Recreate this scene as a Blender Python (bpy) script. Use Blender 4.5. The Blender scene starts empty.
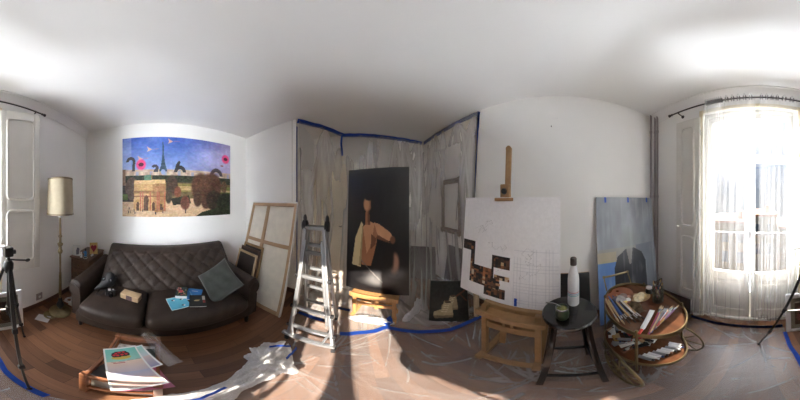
import bpy, bmesh, math, random
import numpy as np
from mathutils import Vector, Matrix, Euler
random.seed(7)
rng = np.random.RandomState(11)
SC = bpy.context.scene
COL = SC.collection
PI = math.pi
V = Vector

# ------------------------------------------------------------------ colour
def lin1(c):
    c = c / 255.0
    return c / 12.92 if c <= 0.04045 else ((c + 0.055) / 1.055) ** 2.4
def lin(rgb):
    return tuple(lin1(c) for c in rgb)

# ------------------------------------------------------------------ materials
def new_mat(name):
    m = bpy.data.materials.new(name)
    m.use_nodes = True
    nt = m.node_tree
    nt.nodes.clear()
    out = nt.nodes.new('ShaderNodeOutputMaterial')
    return m, nt, out
def node(nt, kind, **kw):
    n = nt.nodes.new(kind)
    for k, v in kw.items():
        setattr(n, k, v)
    return n
def pm(name, rgb, rough=0.5, metal=0.0, var=0.08, vscale=6.0, bump=0.0, bscale=80.0, sheen=0.0, coat=0.0, stretch=None, spec=0.5):
    m, nt, out = new_mat(name)
    L = nt.links.new
    b = node(nt, 'ShaderNodeBsdfPrincipled')
    b.inputs['Roughness'].default_value = rough
    b.inputs['Metallic'].default_value = metal
    b.inputs['Sheen Weight'].default_value = sheen
    b.inputs['Coat Weight'].default_value = coat
    b.inputs['Specular IOR Level'].default_value = spec
    tc = node(nt, 'ShaderNodeTexCoord')
    mp = node(nt, 'ShaderNodeMapping')
    if stretch: mp.inputs['Scale'].default_value = stretch
    L(tc.outputs['Object'], mp.inputs['Vector'])
    nz = node(nt, 'ShaderNodeTexNoise')
    nz.inputs['Scale'].default_value = vscale
    nz.inputs['Detail'].default_value = 4
    L(mp.outputs['Vector'], nz.inputs['Vector'])
    rp = node(nt, 'ShaderNodeValToRGB')
    c = lin(rgb)
    rp.color_ramp.elements[0].position = 0.3
    rp.color_ramp.elements[1].position = 0.7
    rp.color_ramp.elements[0].color = tuple(x * (1 - var) for x in c) + (1,)
    rp.color_ramp.elements[1].color = tuple(min(1, x * (1 + var)) for x in c) + (1,)
    L(nz.outputs['Fac'], rp.inputs['Fac'])
    L(rp.outputs['Color'], b.inputs['Base Color'])
    if bump:
        n2 = node(nt, 'ShaderNodeTexNoise')
        n2.inputs['Scale'].default_value = bscale
        n2.inputs['Detail'].default_value = 3
        L(mp.outputs['Vector'], n2.inputs['Vector'])
        bp = node(nt, 'ShaderNodeBump')
        bp.inputs['Strength'].default_value = bump
        bp.inputs['Distance'].default_value = 0.01
        L(n2.outputs['Fac'], bp.inputs['Height'])
        L(bp.outputs['Normal'], b.inputs['Normal'])
    L(b.outputs['BSDF'], out.inputs['Surface'])
    return m
def paint_mat(name, rough=0.6, coat=0.0):
    m, nt, out = new_mat(name)
    b = node(nt, 'ShaderNodeBsdfPrincipled')
    b.inputs['Roughness'].default_value = rough
    b.inputs['Coat Weight'].default_value = coat
    at = node(nt, 'ShaderNodeAttribute', attribute_name='Col')
    nt.links.new(at.outputs['Color'], b.inputs['Base Color'])
    nt.links.new(b.outputs['BSDF'], out.inputs['Surface'])
    return m
def glass_mat(name, tint=(255, 255, 255), gl=0.08, rough=0.02):
    m, nt, out = new_mat(name)
    L = nt.links.new
    t = node(nt, 'ShaderNodeBsdfTransparent'); t.inputs['Color'].default_value = lin(tint) + (1,)
    g = node(nt, 'ShaderNodeBsdfGlossy'); g.inputs['Roughness'].default_value = rough
    mx = node(nt, 'ShaderNodeMixShader'); mx.inputs['Fac'].default_value = gl
    L(t.outputs[0], mx.inputs[1]); L(g.outputs[0], mx.inputs[2]); L(mx.outputs[0], out.inputs['Surface'])
    return m
def film_mat(name, clear=0.6, trans=0.5, haze=0.5, gloss=0.3, rough=0.2, creases=0.0, cscale=9.0, stretch=(1, 1, 1), colour=(235, 235, 235), streak=0.0):
    """thin polythene: lets light through, scatters some of it, shines; its creases scatter more"""
    m, nt, out = new_mat(name)
    L = nt.links.new
    t = node(nt, 'ShaderNodeBsdfTransparent'); t.inputs['Color'].default_value = (0.97, 0.97, 0.97, 1)
    d = node(nt, 'ShaderNodeBsdfDiffuse'); d.inputs['Color'].default_value = lin(colour) + (1,)
    tl = node(nt, 'ShaderNodeBsdfTranslucent'); tl.inputs['Color'].default_value = lin(colour) + (1,)
    g = node(nt, 'ShaderNodeBsdfGlossy'); g.inputs['Roughness'].default_value = rough
    a = node(nt, 'ShaderNodeMixShader'); a.inputs['Fac'].default_value = trans
    L(d.outputs[0], a.inputs[1]); L(tl.outputs[0], a.inputs[2])
    b = node(nt, 'ShaderNodeMixShader'); b.inputs['Fac'].default_value = gloss
    L(a.outputs[0], b.inputs[1]); L(g.outputs[0], b.inputs[2])
    c = node(nt, 'ShaderNodeMixShader')
    L(t.outputs[0], c.inputs[1]); L(b.outputs[0], c.inputs[2])
    if creases > 0:
        tc = node(nt, 'ShaderNodeTexCoord')
        mp = node(nt, 'ShaderNodeMapping'); mp.inputs['Scale'].default_value = stretch
        L(tc.outputs['Object'], mp.inputs['Vector'])
        prev = None
        for sc, wd, k in ((cscale, .022, 1.0), (cscale * 2.7, .03, .55)):
            nz = node(nt, 'ShaderNodeTexNoise'); nz.inputs['Scale'].default_value = sc; nz.inputs['Detail'].default_value = 1.5; nz.inputs['Distortion'].default_value = 1.2
            L(mp.outputs['Vector'], nz.inputs['Vector'])
            sb = node(nt, 'ShaderNodeMath', operation='SUBTRACT'); sb.inputs[1].default_value = .5; L(nz.outputs['Fac'], sb.inputs[0])
            aa = node(nt, 'ShaderNodeMath', operation='ABSOLUTE'); L(sb.outputs[0], aa.inputs[0])
            mr = node(nt, 'ShaderNodeMapRange', interpolation_type='SMOOTHSTEP'); mr.inputs['From Min'].default_value = 0; mr.inputs['From Max'].default_value = wd; mr.inputs['To Min'].default_value = creases * k; mr.inputs['To Max'].default_value = 0
            L(aa.outputs[0], mr.inputs['Value'])
            ad = node(nt, 'ShaderNodeMath', operation='ADD', use_clamp=True); L(mr.outputs[0], ad.inputs[0])
            if prev is None: ad.inputs[1].default_value = 1 - clear
            else: L(prev.outputs[0], ad.inputs[1])
            prev = ad
        mr = prev
        L(mr.outputs[0], c.inputs['Fac'])
    elif streak > 0:
        at = node(nt, 'ShaderNodeAttribute', attribute_name='crease')
        ma = node(nt, 'ShaderNodeMath', operation='MULTIPLY_ADD', use_clamp=True); ma.inputs[1].default_value = streak; ma.inputs[2].default_value = 1 - clear
        L(at.outputs['Fac'], ma.inputs[0]); L(ma.outputs[0], c.inputs['Fac'])
    else:
        c.inputs['Fac'].default_value = 1 - clear
    L(c.outputs[0], out.inputs['Surface'])
    return m
def plank_mat(name):
    m, nt, out = new_mat(name)
    L = nt.links.new
    b = node(nt, 'ShaderNodeBsdfPrincipled'); b.inputs['Roughness'].default_value = 0.38
    tc = node(nt, 'ShaderNodeTexCoord')
    mp = node(nt, 'ShaderNodeMapping'); mp.inputs['Rotation'].default_value = (0, 0, PI / 2)
    L(tc.outputs['Object'], mp.inputs['Vector'])
    br = node(nt, 'ShaderNodeTexBrick')
    br.offset = 0.37
    br.inputs['Scale'].default_value = 1.0
    br.inputs['Brick Width'].default_value = 0.62
    br.inputs['Row Height'].default_value = 0.085
    br.inputs['Mortar Size'].default_value = 0.0012
    br.inputs['Mortar'].default_value = lin((48, 32, 25)) + (1,)
    br.inputs['Color1'].default_value = lin((92, 60, 42)) + (1,)
    br.inputs['Color2'].default_value = lin((140, 98, 70)) + (1,)
    L(mp.outputs['Vector'], br.inputs['Vector'])
    m2 = node(nt, 'ShaderNodeMapping'); m2.inputs['Scale'].default_value = (3, 60, 1)
    L(mp.outputs['Vector'], m2.inputs['Vector'])
    nz = node(nt, 'ShaderNodeTexNoise'); nz.inputs['Scale'].default_value = 1.3; nz.inputs['Detail'].default_value = 5
    L(m2.outputs['Vector'], nz.inputs['Vector'])
    mr = node(nt, 'ShaderNodeMapRange'); mr.inputs['To Min'].default_value = 0.62; mr.inputs['To Max'].default_value = 1.35
    L(nz.outputs['Fac'], mr.inputs['Value'])
    mu = node(nt, 'ShaderNodeMix', data_type='RGBA', blend_type='MULTIPLY'); mu.inputs[0].default_value = 1
    L(br.outputs['Color'], mu.inputs[6]); L(mr.outputs[0], mu.inputs[7])
    L(mu.outputs[2], b.inputs['Base Color'])
    L(b.outputs['BSDF'], out.inputs['Surface'])
    return m

M = {}
M['wall'] = pm('white_plaster', (242, 241, 238), 0.85, var=0.02, vscale=2, bump=0.06, bscale=45)
M['ceiling'] = pm('ceiling_paint', (243, 242, 240), 0.9, var=0.015, vscale=1.5)
M['floor'] = plank_mat('plank_floor')
M['skirting'] = pm('brown_skirting', (92, 62, 47), 0.45, var=0.2, vscale=5, stretch=(1, 1, 8))
M['white_wood'] = pm('white_painted_wood', (222, 220, 214), 0.45, var=0.03)
M['cream_wood'] = pm('cream_painted_door', (226, 214, 186), 0.5, var=0.03)
M['leather'] = pm('dark_brown_leather', (45, 34, 27), 0.56, spec=.35, var=0.32, vscale=9, bump=0.25, bscale=140)
M['black'] = pm('black_plastic', (22, 22, 24), 0.4, var=0.1)
M['black_lacquer'] = pm('black_lacquered_wood', (18, 18, 20), 0.16, var=0.1, coat=0.3)
M['matte_black'] = pm('matte_black_leather', (26, 25, 26), 0.62, var=.2)
M['palette_wood'] = pm('red_brown_palette', (136, 82, 56), .4, var=.3, vscale=5)
M['rubber'] = pm('dark_rubber', (30, 30, 34), 0.8)
M['velvet'] = pm('grey_green_velvet', (62, 66, 62), 0.85, var=0.3, vscale=7, sheen=0.25, bump=0.1, bscale=200)
M['cab_wood'] = pm('brown_cabinet_wood', (98, 72, 54), 0.45, var=0.3, vscale=4, stretch=(1, 1, 9))
M['brass'] = pm('aged_brass', (150, 136, 104), 0.32, metal=1.0, var=0.25, vscale=12)
M['dull_brass'] = pm('dull_brass', (128, 112, 80), 0.38, metal=0.85, var=0.2, vscale=14)
M['shade'] = pm('beige_lampshade_cloth', (176, 164, 140), 0.9, var=0.05, vscale=20, bump=0.15, bscale=260)
M['shade_trim'] = pm('brown_shade_trim', (120, 106, 84), 0.9)
M['alu'] = pm('brushed_aluminium', (168, 170, 174), 0.4, metal=0.75, var=0.06, vscale=20)
M['pine'] = pm('warm_pine_wood', (178, 132, 84), 0.5, var=0.15, vscale=5, stretch=(6, 6, 1))
M['easel'] = pm('oiled_beech_easel', (158, 122, 82), 0.48, var=0.14, vscale=5, stretch=(3, 3, 3))
M['crate_wood'] = pm('reddish_crate_wood', (142, 92, 62), 0.45, var=0.2, vscale=6, stretch=(2, 2, 6))
M['tray_wood'] = pm('glossy_walnut_tray', (96, 60, 38), 0.25, var=0.35, vscale=4, stretch=(1, 5, 1), coat=0.3)
M['linen'] = pm('raw_linen_back', (236, 230, 216), 0.9, var=0.06, vscale=10, bump=0.15, bscale=300)
M['stretcher'] = pm('stretcher_bar_wood', (184, 152, 118), 0.6, var=0.12, vscale=6)
M['white_edge'] = pm('white_primed_edge', (222, 220, 214), 0.7)
M['tape'] = pm('blue_masking_tape', (32, 84, 190), 0.7, var=0.1, vscale=30)
M['paper'] = pm('white_paper', (226, 225, 222), 0.8, var=0.02)
M['steel'] = pm('polished_steel', (190, 190, 192), 0.25, metal=1.0)
M['white_gloss'] = pm('white_enamel', (228, 228, 228), 0.3, var=0.02)
M['green_glaze'] = pm('dark_green_glaze', (52, 66, 44), 0.3, var=0.2)
M['herb'] = pm('dried_herb', (122, 122, 70), 0.9, var=0.4, vscale=60, bump=0.5)
M['bronze'] = pm('tarnished_bronze_moulding', (112, 92, 72), 0.45, metal=0.3, var=0.3, vscale=25, bump=0.5, bscale=70)
M['cardboard'] = pm('cardboard_tube', (190, 166, 138), 0.8)
M['pipe'] = pm('grey_painted_pipe', (166, 158, 156), 0.5)
M['iron'] = pm('dark_iron_rod', (64, 60, 60), 0.4, metal=0.6)
M['red'] = pm('red_plastic', (206, 60, 46), 0.4)
M['blue'] = pm('blue_plastic', (56, 118, 176), 0.4)
M['dark_canvas'] = pm('dark_primed_canvas', (52, 44, 44), 0.55, var=0.2)
M['art'] = paint_mat('painted_picture', 0.55)
M['art_gloss'] = paint_mat('varnished_picture', 0.35, coat=0.15)
M['print'] = paint_mat('printed_paper', 0.45)
M['glass'] = glass_mat('window_glass', gl=0.06)
M['jar_glass'] = glass_mat('jar_glass', (225, 232, 228), gl=0.16, rough=0.03)
M['sheer'] = film_mat('sheer_white_voile', clear=0.80, trans=.11, gloss=0.0, colour=(244, 243, 241))
M['film_wall'] = film_mat('hanging_polythene', clear=0.70, trans=.12, gloss=0.25, rough=0.25, streak=.36, colour=(246, 245, 242))
M['film_floor'] = film_mat('floor_polythene', clear=0.82, trans=.12, gloss=0.24, rough=0.28, streak=.40, colour=(232, 230, 230))
M['film_clump'] = film_mat('bunched_polythene', clear=0.16, trans=.45, gloss=0.14, rough=0.25, creases=0.3, cscale=9, colour=(250, 250, 252))
M['sleeve'] = film_mat('clear_sleeve', clear=0.72, gloss=0.5, rough=0.1)
M['facade'] = pm('ochre_render', (140, 112, 84), 0.9, var=0.1, vscale=0.3)
M['facade_pale'] = pm('pale_render', (150, 138, 120), 0.9, var=0.1, vscale=0.3)
M['far_window'] = pm('dark_far_window', (70, 74, 80), 0.3)
M['terracotta'] = pm('terracotta_roof', (172, 120, 92), 0.9, var=0.15, vscale=1)
M['asphalt'] = pm('pale_street_paving', (224, 220, 212), 0.95)

# ------------------------------------------------------------------ mesh helpers
def bm_new(): return bmesh.new()
def box(bm, c, s, rot=None, mi=0):
    vs = []
    for dx in (-.5, .5):
        for dy in (-.5, .5):
            for dz in (-.5, .5):
                p = V((dx * s[0], dy * s[1], dz * s[2]))
                if rot is not None: p = rot @ p
                vs.append(bm.verts.new(V(c) + p))
    for f in ((0, 1, 3, 2), (4, 6, 7, 5), (0, 4, 5, 1), (2, 3, 7, 6), (0, 2, 6, 4), (1, 5, 7, 3)):
        fc = bm.faces.new([vs[i] for i in f]); fc.material_index = mi
    return vs
def boxm(bm, lo, hi, mi=0):
    return box(bm, [(a + b) / 2 for a, b in zip(lo, hi)], [b - a for a, b in zip(lo, hi)], None, mi)
def frame_of(d, up=V((0, 0, 1))):
    z = V(d).normalized()
    if abs(z.dot(up)) > 0.98: up = V((1, 0, 0))
    x = up.cross(z).normalized(); y = z.cross(x)
    return Matrix((x, y, z)).transposed()
def bar(bm, p0, p1, w, d, up=V((0, 0, 1)), mi=0):
    """rectangular bar from p0 to p1; w across, d along the 'up' side"""
    p0, p1 = V(p0), V(p1)
    R = frame_of(p1 - p0, V(up))
    return box(bm, (p0 + p1) / 2, (w, d, (p1 - p0).length), R, mi)
def cyl(bm, p0, p1, r0, r1=None, seg=16, mi=0, caps=True):
    p0, p1 = V(p0), V(p1)
    if r1 is None: r1 = r0
    R = frame_of(p1 - p0)
    rings = []
    for p, r in ((p0, r0), (p1, r1)):
        rings.append([bm.verts.new(p + R @ V((r * math.cos(2 * PI * i / seg), r * math.sin(2 * PI * i / seg), 0))) for i in range(seg)])
    for i in range(seg):
        j = (i + 1) % seg
        f = bm.faces.new((rings[0][i], rings[0][j], rings[1][j], rings[1][i])); f.material_index = mi
    if caps:
        f = bm.faces.new(rings[0][::-1]); f.material_index = mi
        f = bm.faces.new(rings[1]); f.material_index = mi
def tube(bm, pts, r, seg=8, closed=False, mi=0):
    pts = [V(p) for p in pts]
    n = len(pts)
    rings = []
    prev = None
    for i, p in enumerate(pts):
        if closed: t = pts[(i + 1) % n] - pts[i - 1]
        else: t = pts[min(i + 1, n - 1)] - pts[max(i - 1, 0)]
        t = t.normalized()
        if prev is None:
            R = frame_of(t); x = R.col[0]
        else:
            x = (prev - t * prev.dot(t))
            x = x.normalized() if x.length > 1e-6 else frame_of(t).col[0]
        prev = x.copy() if hasattr(x, 'copy') else V(x)
        x = V(x); y = t.cross(x)
        rr = r(i / max(1, n - 1)) if callable(r) else r
        rings.append([bm.verts.new(p + rr * (x * math.cos(2 * PI * k / seg) + y * math.sin(2 * PI * k / seg))) for k in range(seg)])
    m = n if closed else n - 1
    for i in range(m):
        a, b = rings[i], rings[(i + 1) % n]
        for k in range(seg):
            l = (k + 1) % seg
            f = bm.faces.new((a[k], a[l], b[l], b[k])); f.material_index = mi
    if not closed:
        f = bm.faces.new(rings[0][::-1]); f.material_index = mi
        f = bm.faces.new(rings[-1]); f.material_index = mi
def lathe(bm, prof, c=(0, 0, 0), seg=32, R=None, mi=0, closed=False):
    """prof: list of (r, z)"""
    c = V(c)
    rings = []
    for r, z in prof:
        if r < 1e-6:
            p = V((0, 0, z)); p = R @ p if R is not None else p
            rings.append([bm.verts.new(c + p)])
        else:
            ring = []
            for k in range(seg):
                p = V((r * math.cos(2 * PI * k / seg), r * math.sin(2 * PI * k / seg), z))
                if R is not None: p = R @ p
                ring.append(bm.verts.new(c + p))
            rings.append(ring)
    pairs = list(zip(rings[:-1], rings[1:])) + ([(rings[-1], rings[0])] if closed else [])
    for a, b in pairs:
        for k in range(seg):
            l = (k + 1) % seg
            if len(a) == 1 and len(b) == 1: continue
            if len(a) == 1: f = bm.faces.new((a[0], b[l], b[k]))
            elif len(b) == 1: f = bm.faces.new((a[k], a[l], b[0]))
            else: f = bm.faces.new((a[k], a[l], b[l], b[k]))
            f.material_index = mi
def ellipsoid(bm, c, rad, R=None, seg=20, rings=12, mi=0):
    prof = [(math.sin(PI * i / rings), -math.cos(PI * i / rings)) for i in range(rings + 1)]
    prof[0] = (0, -1); prof[-1] = (0, 1)
    S = Matrix.Diagonal(V(rad))
    T = (R @ S) if R is not None else S
    lathe(bm, prof, c, seg, T, mi)
def sheet(bm, fn, nu, nv, mi=0, close_u=False):
    g = [[bm.verts.new(V(fn(i / nu, j / nv))) for j in range(nv + 1)] for i in range(nu + (0 if close_u else 1))]
    n = len(g)
    for i in range(n if close_u else n - 1):
        a, b = g[i], g[(i + 1) % n]
        for j in range(nv):
            f = bm.faces.new((a[j], b[j], b[j + 1], a[j + 1])); f.material_index = mi
    return g
def prism(bm, poly, t, Mx=None, mi=0):
    """poly: (x, z) outline in the local XZ plane, extruded along +Y by t"""
    a = [bm.verts.new(V((x, 0, z))) for x, z in poly]
    b = [bm.verts.new(V((x, t, z))) for x, z in poly]
    n = len(poly)
    fs = [bm.faces.new(a), bm.faces.new(b[::-1])]
    for i in range(n):
        j = (i + 1) % n
        fs.append(bm.faces.new((a[j], a[i], b[i], b[j])))
    for f in fs: f.material_index = mi
    if Mx is not None: bmesh.ops.transform(bm, matrix=Mx, verts=a + b)
def rbox(bm, c, s, r, seg=3, rot=None):
    b2 = bmesh.new()
    box(b2, (0, 0, 0), s)
    bmesh.ops.recalc_face_normals(b2, faces=b2.faces)
    bmesh.ops.bevel(b2, geom=b2.edges[:], offset=r, segments=seg, affect='EDGES', profile=0.5)
    Mx = Matrix.Translation(V(c)) @ (rot.to_4x4() if rot is not None else Matrix.Identity(4))
    b2.transform(Mx)
    me = bpy.data.meshes.new('tmp'); b2.to_mesh(me); b2.free()
    bm.from_mesh(me); bpy.data.meshes.remove(me)

def mw(o):
    m = o.matrix_basis.copy()
    while o.parent is not None:
        o = o.parent
        m = o.matrix_basis @ m
    return m
def obj(name, bm, mats, parent=None, world=True, smooth=35, recalc=True, bevel=0.0):
    if recalc: bmesh.ops.recalc_face_normals(bm, faces=bm.faces)
    if bevel:
        try: bmesh.ops.bevel(bm, geom=[e for e in bm.edges if len(e.link_faces) == 2 and e.calc_face_angle(0) > 0.6], offset=bevel, segments=2, affect='EDGES', profile=0.5)
        except Exception: pass
    if parent is not None and world: bm.transform(mw(parent).inverted())
    me = bpy.data.meshes.new(name)
    bm.to_mesh(me); bm.free()
    for mt in (mats if isinstance(mats, (list, tuple)) else [mats]): me.materials.append(mt)
    if smooth:
        for p in me.polygons: p.use_smooth = True
        me.set_sharp_from_angle(angle=math.radians(smooth))
    o = bpy.data.objects.new(name, me)
    COL.objects.link(o)
    if parent is not None: o.parent = parent
    return o
def tag(o, label, cat, group=None, kind=None):
    o['label'] = label; o['category'] = cat
    if group: o['group'] = group
    if kind: o['kind'] = kind
    return o
def thing(name, label, cat, loc=(0, 0, 0), rz=0.0, group=None, rot=None):
    o = bpy.data.objects.new(name, None)
    COL.objects.link(o)
    o.empty_display_size = 0.1
    o.location = loc
    o.rotation_euler = rot if rot is not None else (0, 0, rz)
    return tag(o, label, cat, group)
def struct(name, bm, m, parent=None, smooth=0, label=None):
    o = obj(name, bm, m, parent, smooth=smooth)
    if parent is None:
        o['kind'] = 'structure'
        o['category'] = name.split('_')[0]
        if label: o['label'] = label
    return o
def add_crease(o, values):
    a = o.data.attributes.new('crease', 'FLOAT', 'POINT')
    a.data.foreach_set('value', np.asarray(values, np.float32))
def children(o): return [c for c in COL.objects if c.parent == o]
def copy_tree(o, parent=None):
    kids = children(o)
    c = o.copy(); COL.objects.link(c); c.parent = parent
    for ch in kids: copy_tree(ch, c)
    return c
def yaw(nx, ny): return math.atan2(nx, -ny)

# ------------------------------------------------------------------ painter (fills picture surfaces with painted colours)
def smooth_noise(w, h, n, oct=3):
    out = np.zeros((h, w)); amp = 1.0; tot = 0
    for o in range(oct):
        k = max(2, int(n * 2 ** o))
        g = rng.rand(k + 1, k + 1)
        ys = np.linspace(0, k - 1e-6, h); xs = np.linspace(0, k - 1e-6, w)
        y0 = ys.astype(int); x0 = xs.astype(int)
        fy = (ys - y0)[:, None]; fx = (xs - x0)[None, :]
        fy = fy * fy * (3 - 2 * fy); fx = fx * fx * (3 - 2 * fx)
        a = g[y0][:, x0]; b = g[y0][:, x0 + 1]; c = g[y0 + 1][:, x0]; d = g[y0 + 1][:, x0 + 1]
        out += amp * ((a * (1 - fx) + b * fx) * (1 - fy) + (c * (1 - fx) + d * fx) * fy)
        tot += amp; amp *= 0.5
    return out / tot
class Pix:
    def __init__(s, w, h, bg):
        s.w, s.h = w, h
        s.a = np.empty((h, w, 3)); s.a[:] = bg
        s.X, s.Y = np.meshgrid((np.arange(w) + .5) / w, (np.arange(h) + .5) / h)
    def put(s, m, col, al=1.0):
        m = np.asarray(m, float) * al
        s.a += (np.array(col, float) - s.a) * m[..., None]
        return s
    def rect(s, x0, y0, x1, y1, col, al=1.0):
        return s.put((s.X >= x0) & (s.X < x1) & (s.Y >= y0) & (s.Y < y1), col, al)
    def ell(s, cx, cy, rx, ry, col, al=1.0, soft=0.0):
        d = np.sqrt(((s.X - cx) / rx) ** 2 + ((s.Y - cy) / ry) ** 2)
        m = (d < 1) if soft == 0 else np.clip((1 + soft - d) / (2 * soft), 0, 1)
        return s.put(m, col, al)
    def poly(s, pts, col, al=1.0):
        m = np.zeros(s.X.shape, bool); n = len(pts)
        for i in range(n):
            x0, y0 = pts[i]; x1, y1 = pts[(i + 1) % n]
            if y0 == y1: continue
            c = ((s.Y >= min(y0, y1)) & (s.Y < max(y0, y1)))
            m ^= c & (s.X < x0 + (s.Y - y0) * (x1 - x0) / (y1 - y0))
        return s.put(m, col, al)
    def line(s, x0, y0, x1, y1, wd, col, al=1.0):
        dx, dy = x1 - x0, y1 - y0
        t = np.clip(((s.X - x0) * dx + (s.Y - y0) * dy) / (dx * dx + dy * dy + 1e-9), 0, 1)
        d = np.hypot(s.X - x0 - t * dx, s.Y - y0 - t * dy)
        return s.put(d < wd, col, al)
    def vgrad(s, y0, y1, c0, c1):
        t = np.clip((s.Y - y0) / (y1 - y0), 0, 1)[..., None]
        m = ((s.Y >= y0) & (s.Y < y1))
        s.a[m] = (np.array(c0) * (1 - t) + np.array(c1) * t)[m]
        return s
    def noise(s, n, amp, oct=3, mask=None, chroma=0):
        z = (smooth_noise(s.w, s.h, n, oct) - .5) * 2 * amp
        zz = np.stack([z] * 3, -1)
        if chroma: zz = zz + np.stack([(smooth_noise(s.w, s.h, n, oct) - .5) * 2 * chroma for _ in range(3)], -1)
        if mask is not None: zz = zz * np.asarray(mask, float)[..., None]
        s.a = np.clip(s.a + zz, 0, 255)
        return s
def picture(name, px, w, h, t, parent=None, edge=(222, 220, 214), mat=None, warp=None, back=True):
    """a painted panel: front in the local XZ plane facing -Y, x from -w/2 to w/2, z from 0 to h, thickness t"""
    nx, ny = px.w, px.h
    xs = np.linspace(-w / 2, w / 2, nx + 1); zs = np.linspace(h, 0, ny + 1)
    verts, faces, cols = [], [], []
    a = np.clip(px.a, 0, 255) / 255.0
    a = np.where(a <= 0.04045, a / 12.92, ((a + 0.055) / 1.055) ** 2.4)
    # one colour per cell: face corner colours
    for j in range(ny + 1):
        for i in range(nx + 1):
            y = warp(xs[i], zs[j]) if warp else 0.0
            verts.append((xs[i], y, zs[j]))
    idx = lambda i, j: j * (nx + 1) + i
    fcol = []
    for j in range(ny):
        for i in range(nx):
            faces.append((idx(i, j), idx(i, j + 1), idx(i + 1, j + 1), idx(i + 1, j)))
            fcol.append(a[j, i])
    e = np.array(lin(edge))
    # rim and back
    n0 = len(verts)
    rim = [(i, 0) for i in range(nx + 1)] + [(nx, j) for j in range(1, ny + 1)] + [(i, ny) for i in range(nx - 1, -1, -1)] + [(0, j) for j in range(ny - 1, 0, -1)]
    for (i, j) in rim:
        v = verts[idx(i, j)]
        verts.append((v[0], v[1] + t, v[2]))
    L = len(rim)
    for k in range(L):
        l = (k + 1) % L
        faces.append((idx(*rim[k]), idx(*rim[l]), n0 + l, n0 + k)); fcol.append(e)
    if back:
        faces.append(tuple(n0 + k for k in range(L))); fcol.append(e)
    me = bpy.data.meshes.new(name)
    me.from_pydata(verts, [], faces)
    at = me.color_attributes.new('Col', 'FLOAT_COLOR', 'CORNER')
    buf = np.ones((len(me.loops), 4), np.float32)
    k = 0
    for f, c in zip(faces, fcol):
        buf[k:k + len(f), :3] = c; k += len(f)
    at.data.foreach_set('color', buf.ravel())
    me.materials.append(mat or M['art'])
    me.update()
    o = bpy.data.objects.new(name, me); COL.objects.link(o)
    if parent is not None: o.parent = parent
    return o

# ------------------------------------------------------------------ camera: a full turn of the room
EYE = 1.47
cam = bpy.data.cameras.new('camera'); camo = bpy.data.objects.new('camera', cam); COL.objects.link(camo)
cam.type = 'PANO'
SC.render.engine = 'CYCLES'
pc = cam if hasattr(cam, 'panorama_type') else cam.cycles
pc.panorama_type = 'EQUIRECTANGULAR'
pc.latitude_min = math.radians(-75); pc.latitude_max = math.radians(75)
pc.longitude_min = -PI; pc.longitude_max = PI
cam.clip_start = 0.01; cam.clip_end = 500
camo.location = (0, 0, EYE)
camo.rotation_euler = (PI / 2, 0, -math.radians(18.9))
SC.camera = camo
SC.view_settings.view_transform = 'Standard'; SC.view_settings.look = 'None'
SC.view_settings.gamma = 1; SC.view_settings.use_curve_mapping = False
SC.view_settings.exposure = EXPO if 'EXPO' in globals() else 2.95
SC.cycles.use_denoising = True
SC.cycles.max_bounces = 16; SC.cycles.diffuse_bounces = 10; SC.cycles.glossy_bounces = 4
SC.cycles.transparent_max_bounces = 24; SC.cycles.transmission_bounces = 8
SC.cycles.sample_clamp_indirect = 8
SC.cycles.caustics_reflective = False

# ------------------------------------------------------------------ sky and sun
SUN_DIR = V((0.085, -1, 0)).normalized() * math.cos(math.radians(28)) + V((0, 0, math.sin(math.radians(28))))
wd = bpy.data.worlds.new('sky'); SC.world = wd; wd.use_nodes = True
nt = wd.node_tree; nt.nodes.clear(); L = nt.links.new
wo = node(nt, 'ShaderNodeOutputWorld'); bg = node(nt, 'ShaderNodeBackground')
tc = node(nt, 'ShaderNodeTexCoord')
sep = node(nt, 'ShaderNodeSeparateXYZ'); L(tc.outputs['Generated'], sep.inputs[0])
rp = node(nt, 'ShaderNodeValToRGB'); L(sep.outputs['Z'], rp.inputs['Fac'])
rp.color_ramp.elements[0].position = 0.0; rp.color_ramp.elements[0].color = (0.040, 0.046, 0.054, 1)
rp.color_ramp.elements[1].position = 0.75; rp.color_ramp.elements[1].color = (0.06, 0.085, 0.13, 1)
mid = rp.color_ramp.elements.new(0.25); mid.color = (0.032, 0.044, 0.064, 1)
dp = node(nt, 'ShaderNodeVectorMath', operation='DOT_PRODUCT'); dp.inputs[1].default_value = SUN_DIR
L(tc.outputs['Generated'], dp.inputs[0])
mx0 = node(nt, 'ShaderNodeMath', operation='MAXIMUM'); mx0.inputs[1].default_value = 0; L(dp.outputs['Value'], mx0.inputs[0])
p1 = node(nt, 'ShaderNodeMath', operation='POWER'); p1.inputs[1].default_value = 50; L(mx0.outputs[0], p1.inputs[0])
p2 = node(nt, 'ShaderNodeMath', operation='POWER'); p2.inputs[1].default_value = 7; L(mx0.outputs[0], p2.inputs[0])
g1 = node(nt, 'ShaderNodeMath', operation='MULTIPLY'); g1.inputs[1].default_value = 0.14; L(p1.outputs[0], g1.inputs[0])
g2 = node(nt, 'ShaderNodeMath', operation='MULTIPLY_ADD'); g2.inputs[1].default_value = 0.02; L(p2.outputs[0], g2.inputs[0]); L(g1.outputs[0], g2.inputs[2])
dc = node(nt, 'ShaderNodeVectorMath', operation='DOT_PRODUCT'); dc.inputs[1].default_value = V((.18, -.96, .26)).normalized(); L(tc.outputs['Generated'], dc.inputs[0])
mc = node(nt, 'ShaderNodeMath', operation='MAXIMUM'); mc.inputs[1].default_value = 0; L(dc.outputs['Value'], mc.inputs[0])
pc_ = node(nt, 'ShaderNodeMath', operation='POWER'); pc_.inputs[1].default_value = 420; L(mc.outputs[0], pc_.inputs[0])
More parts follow.
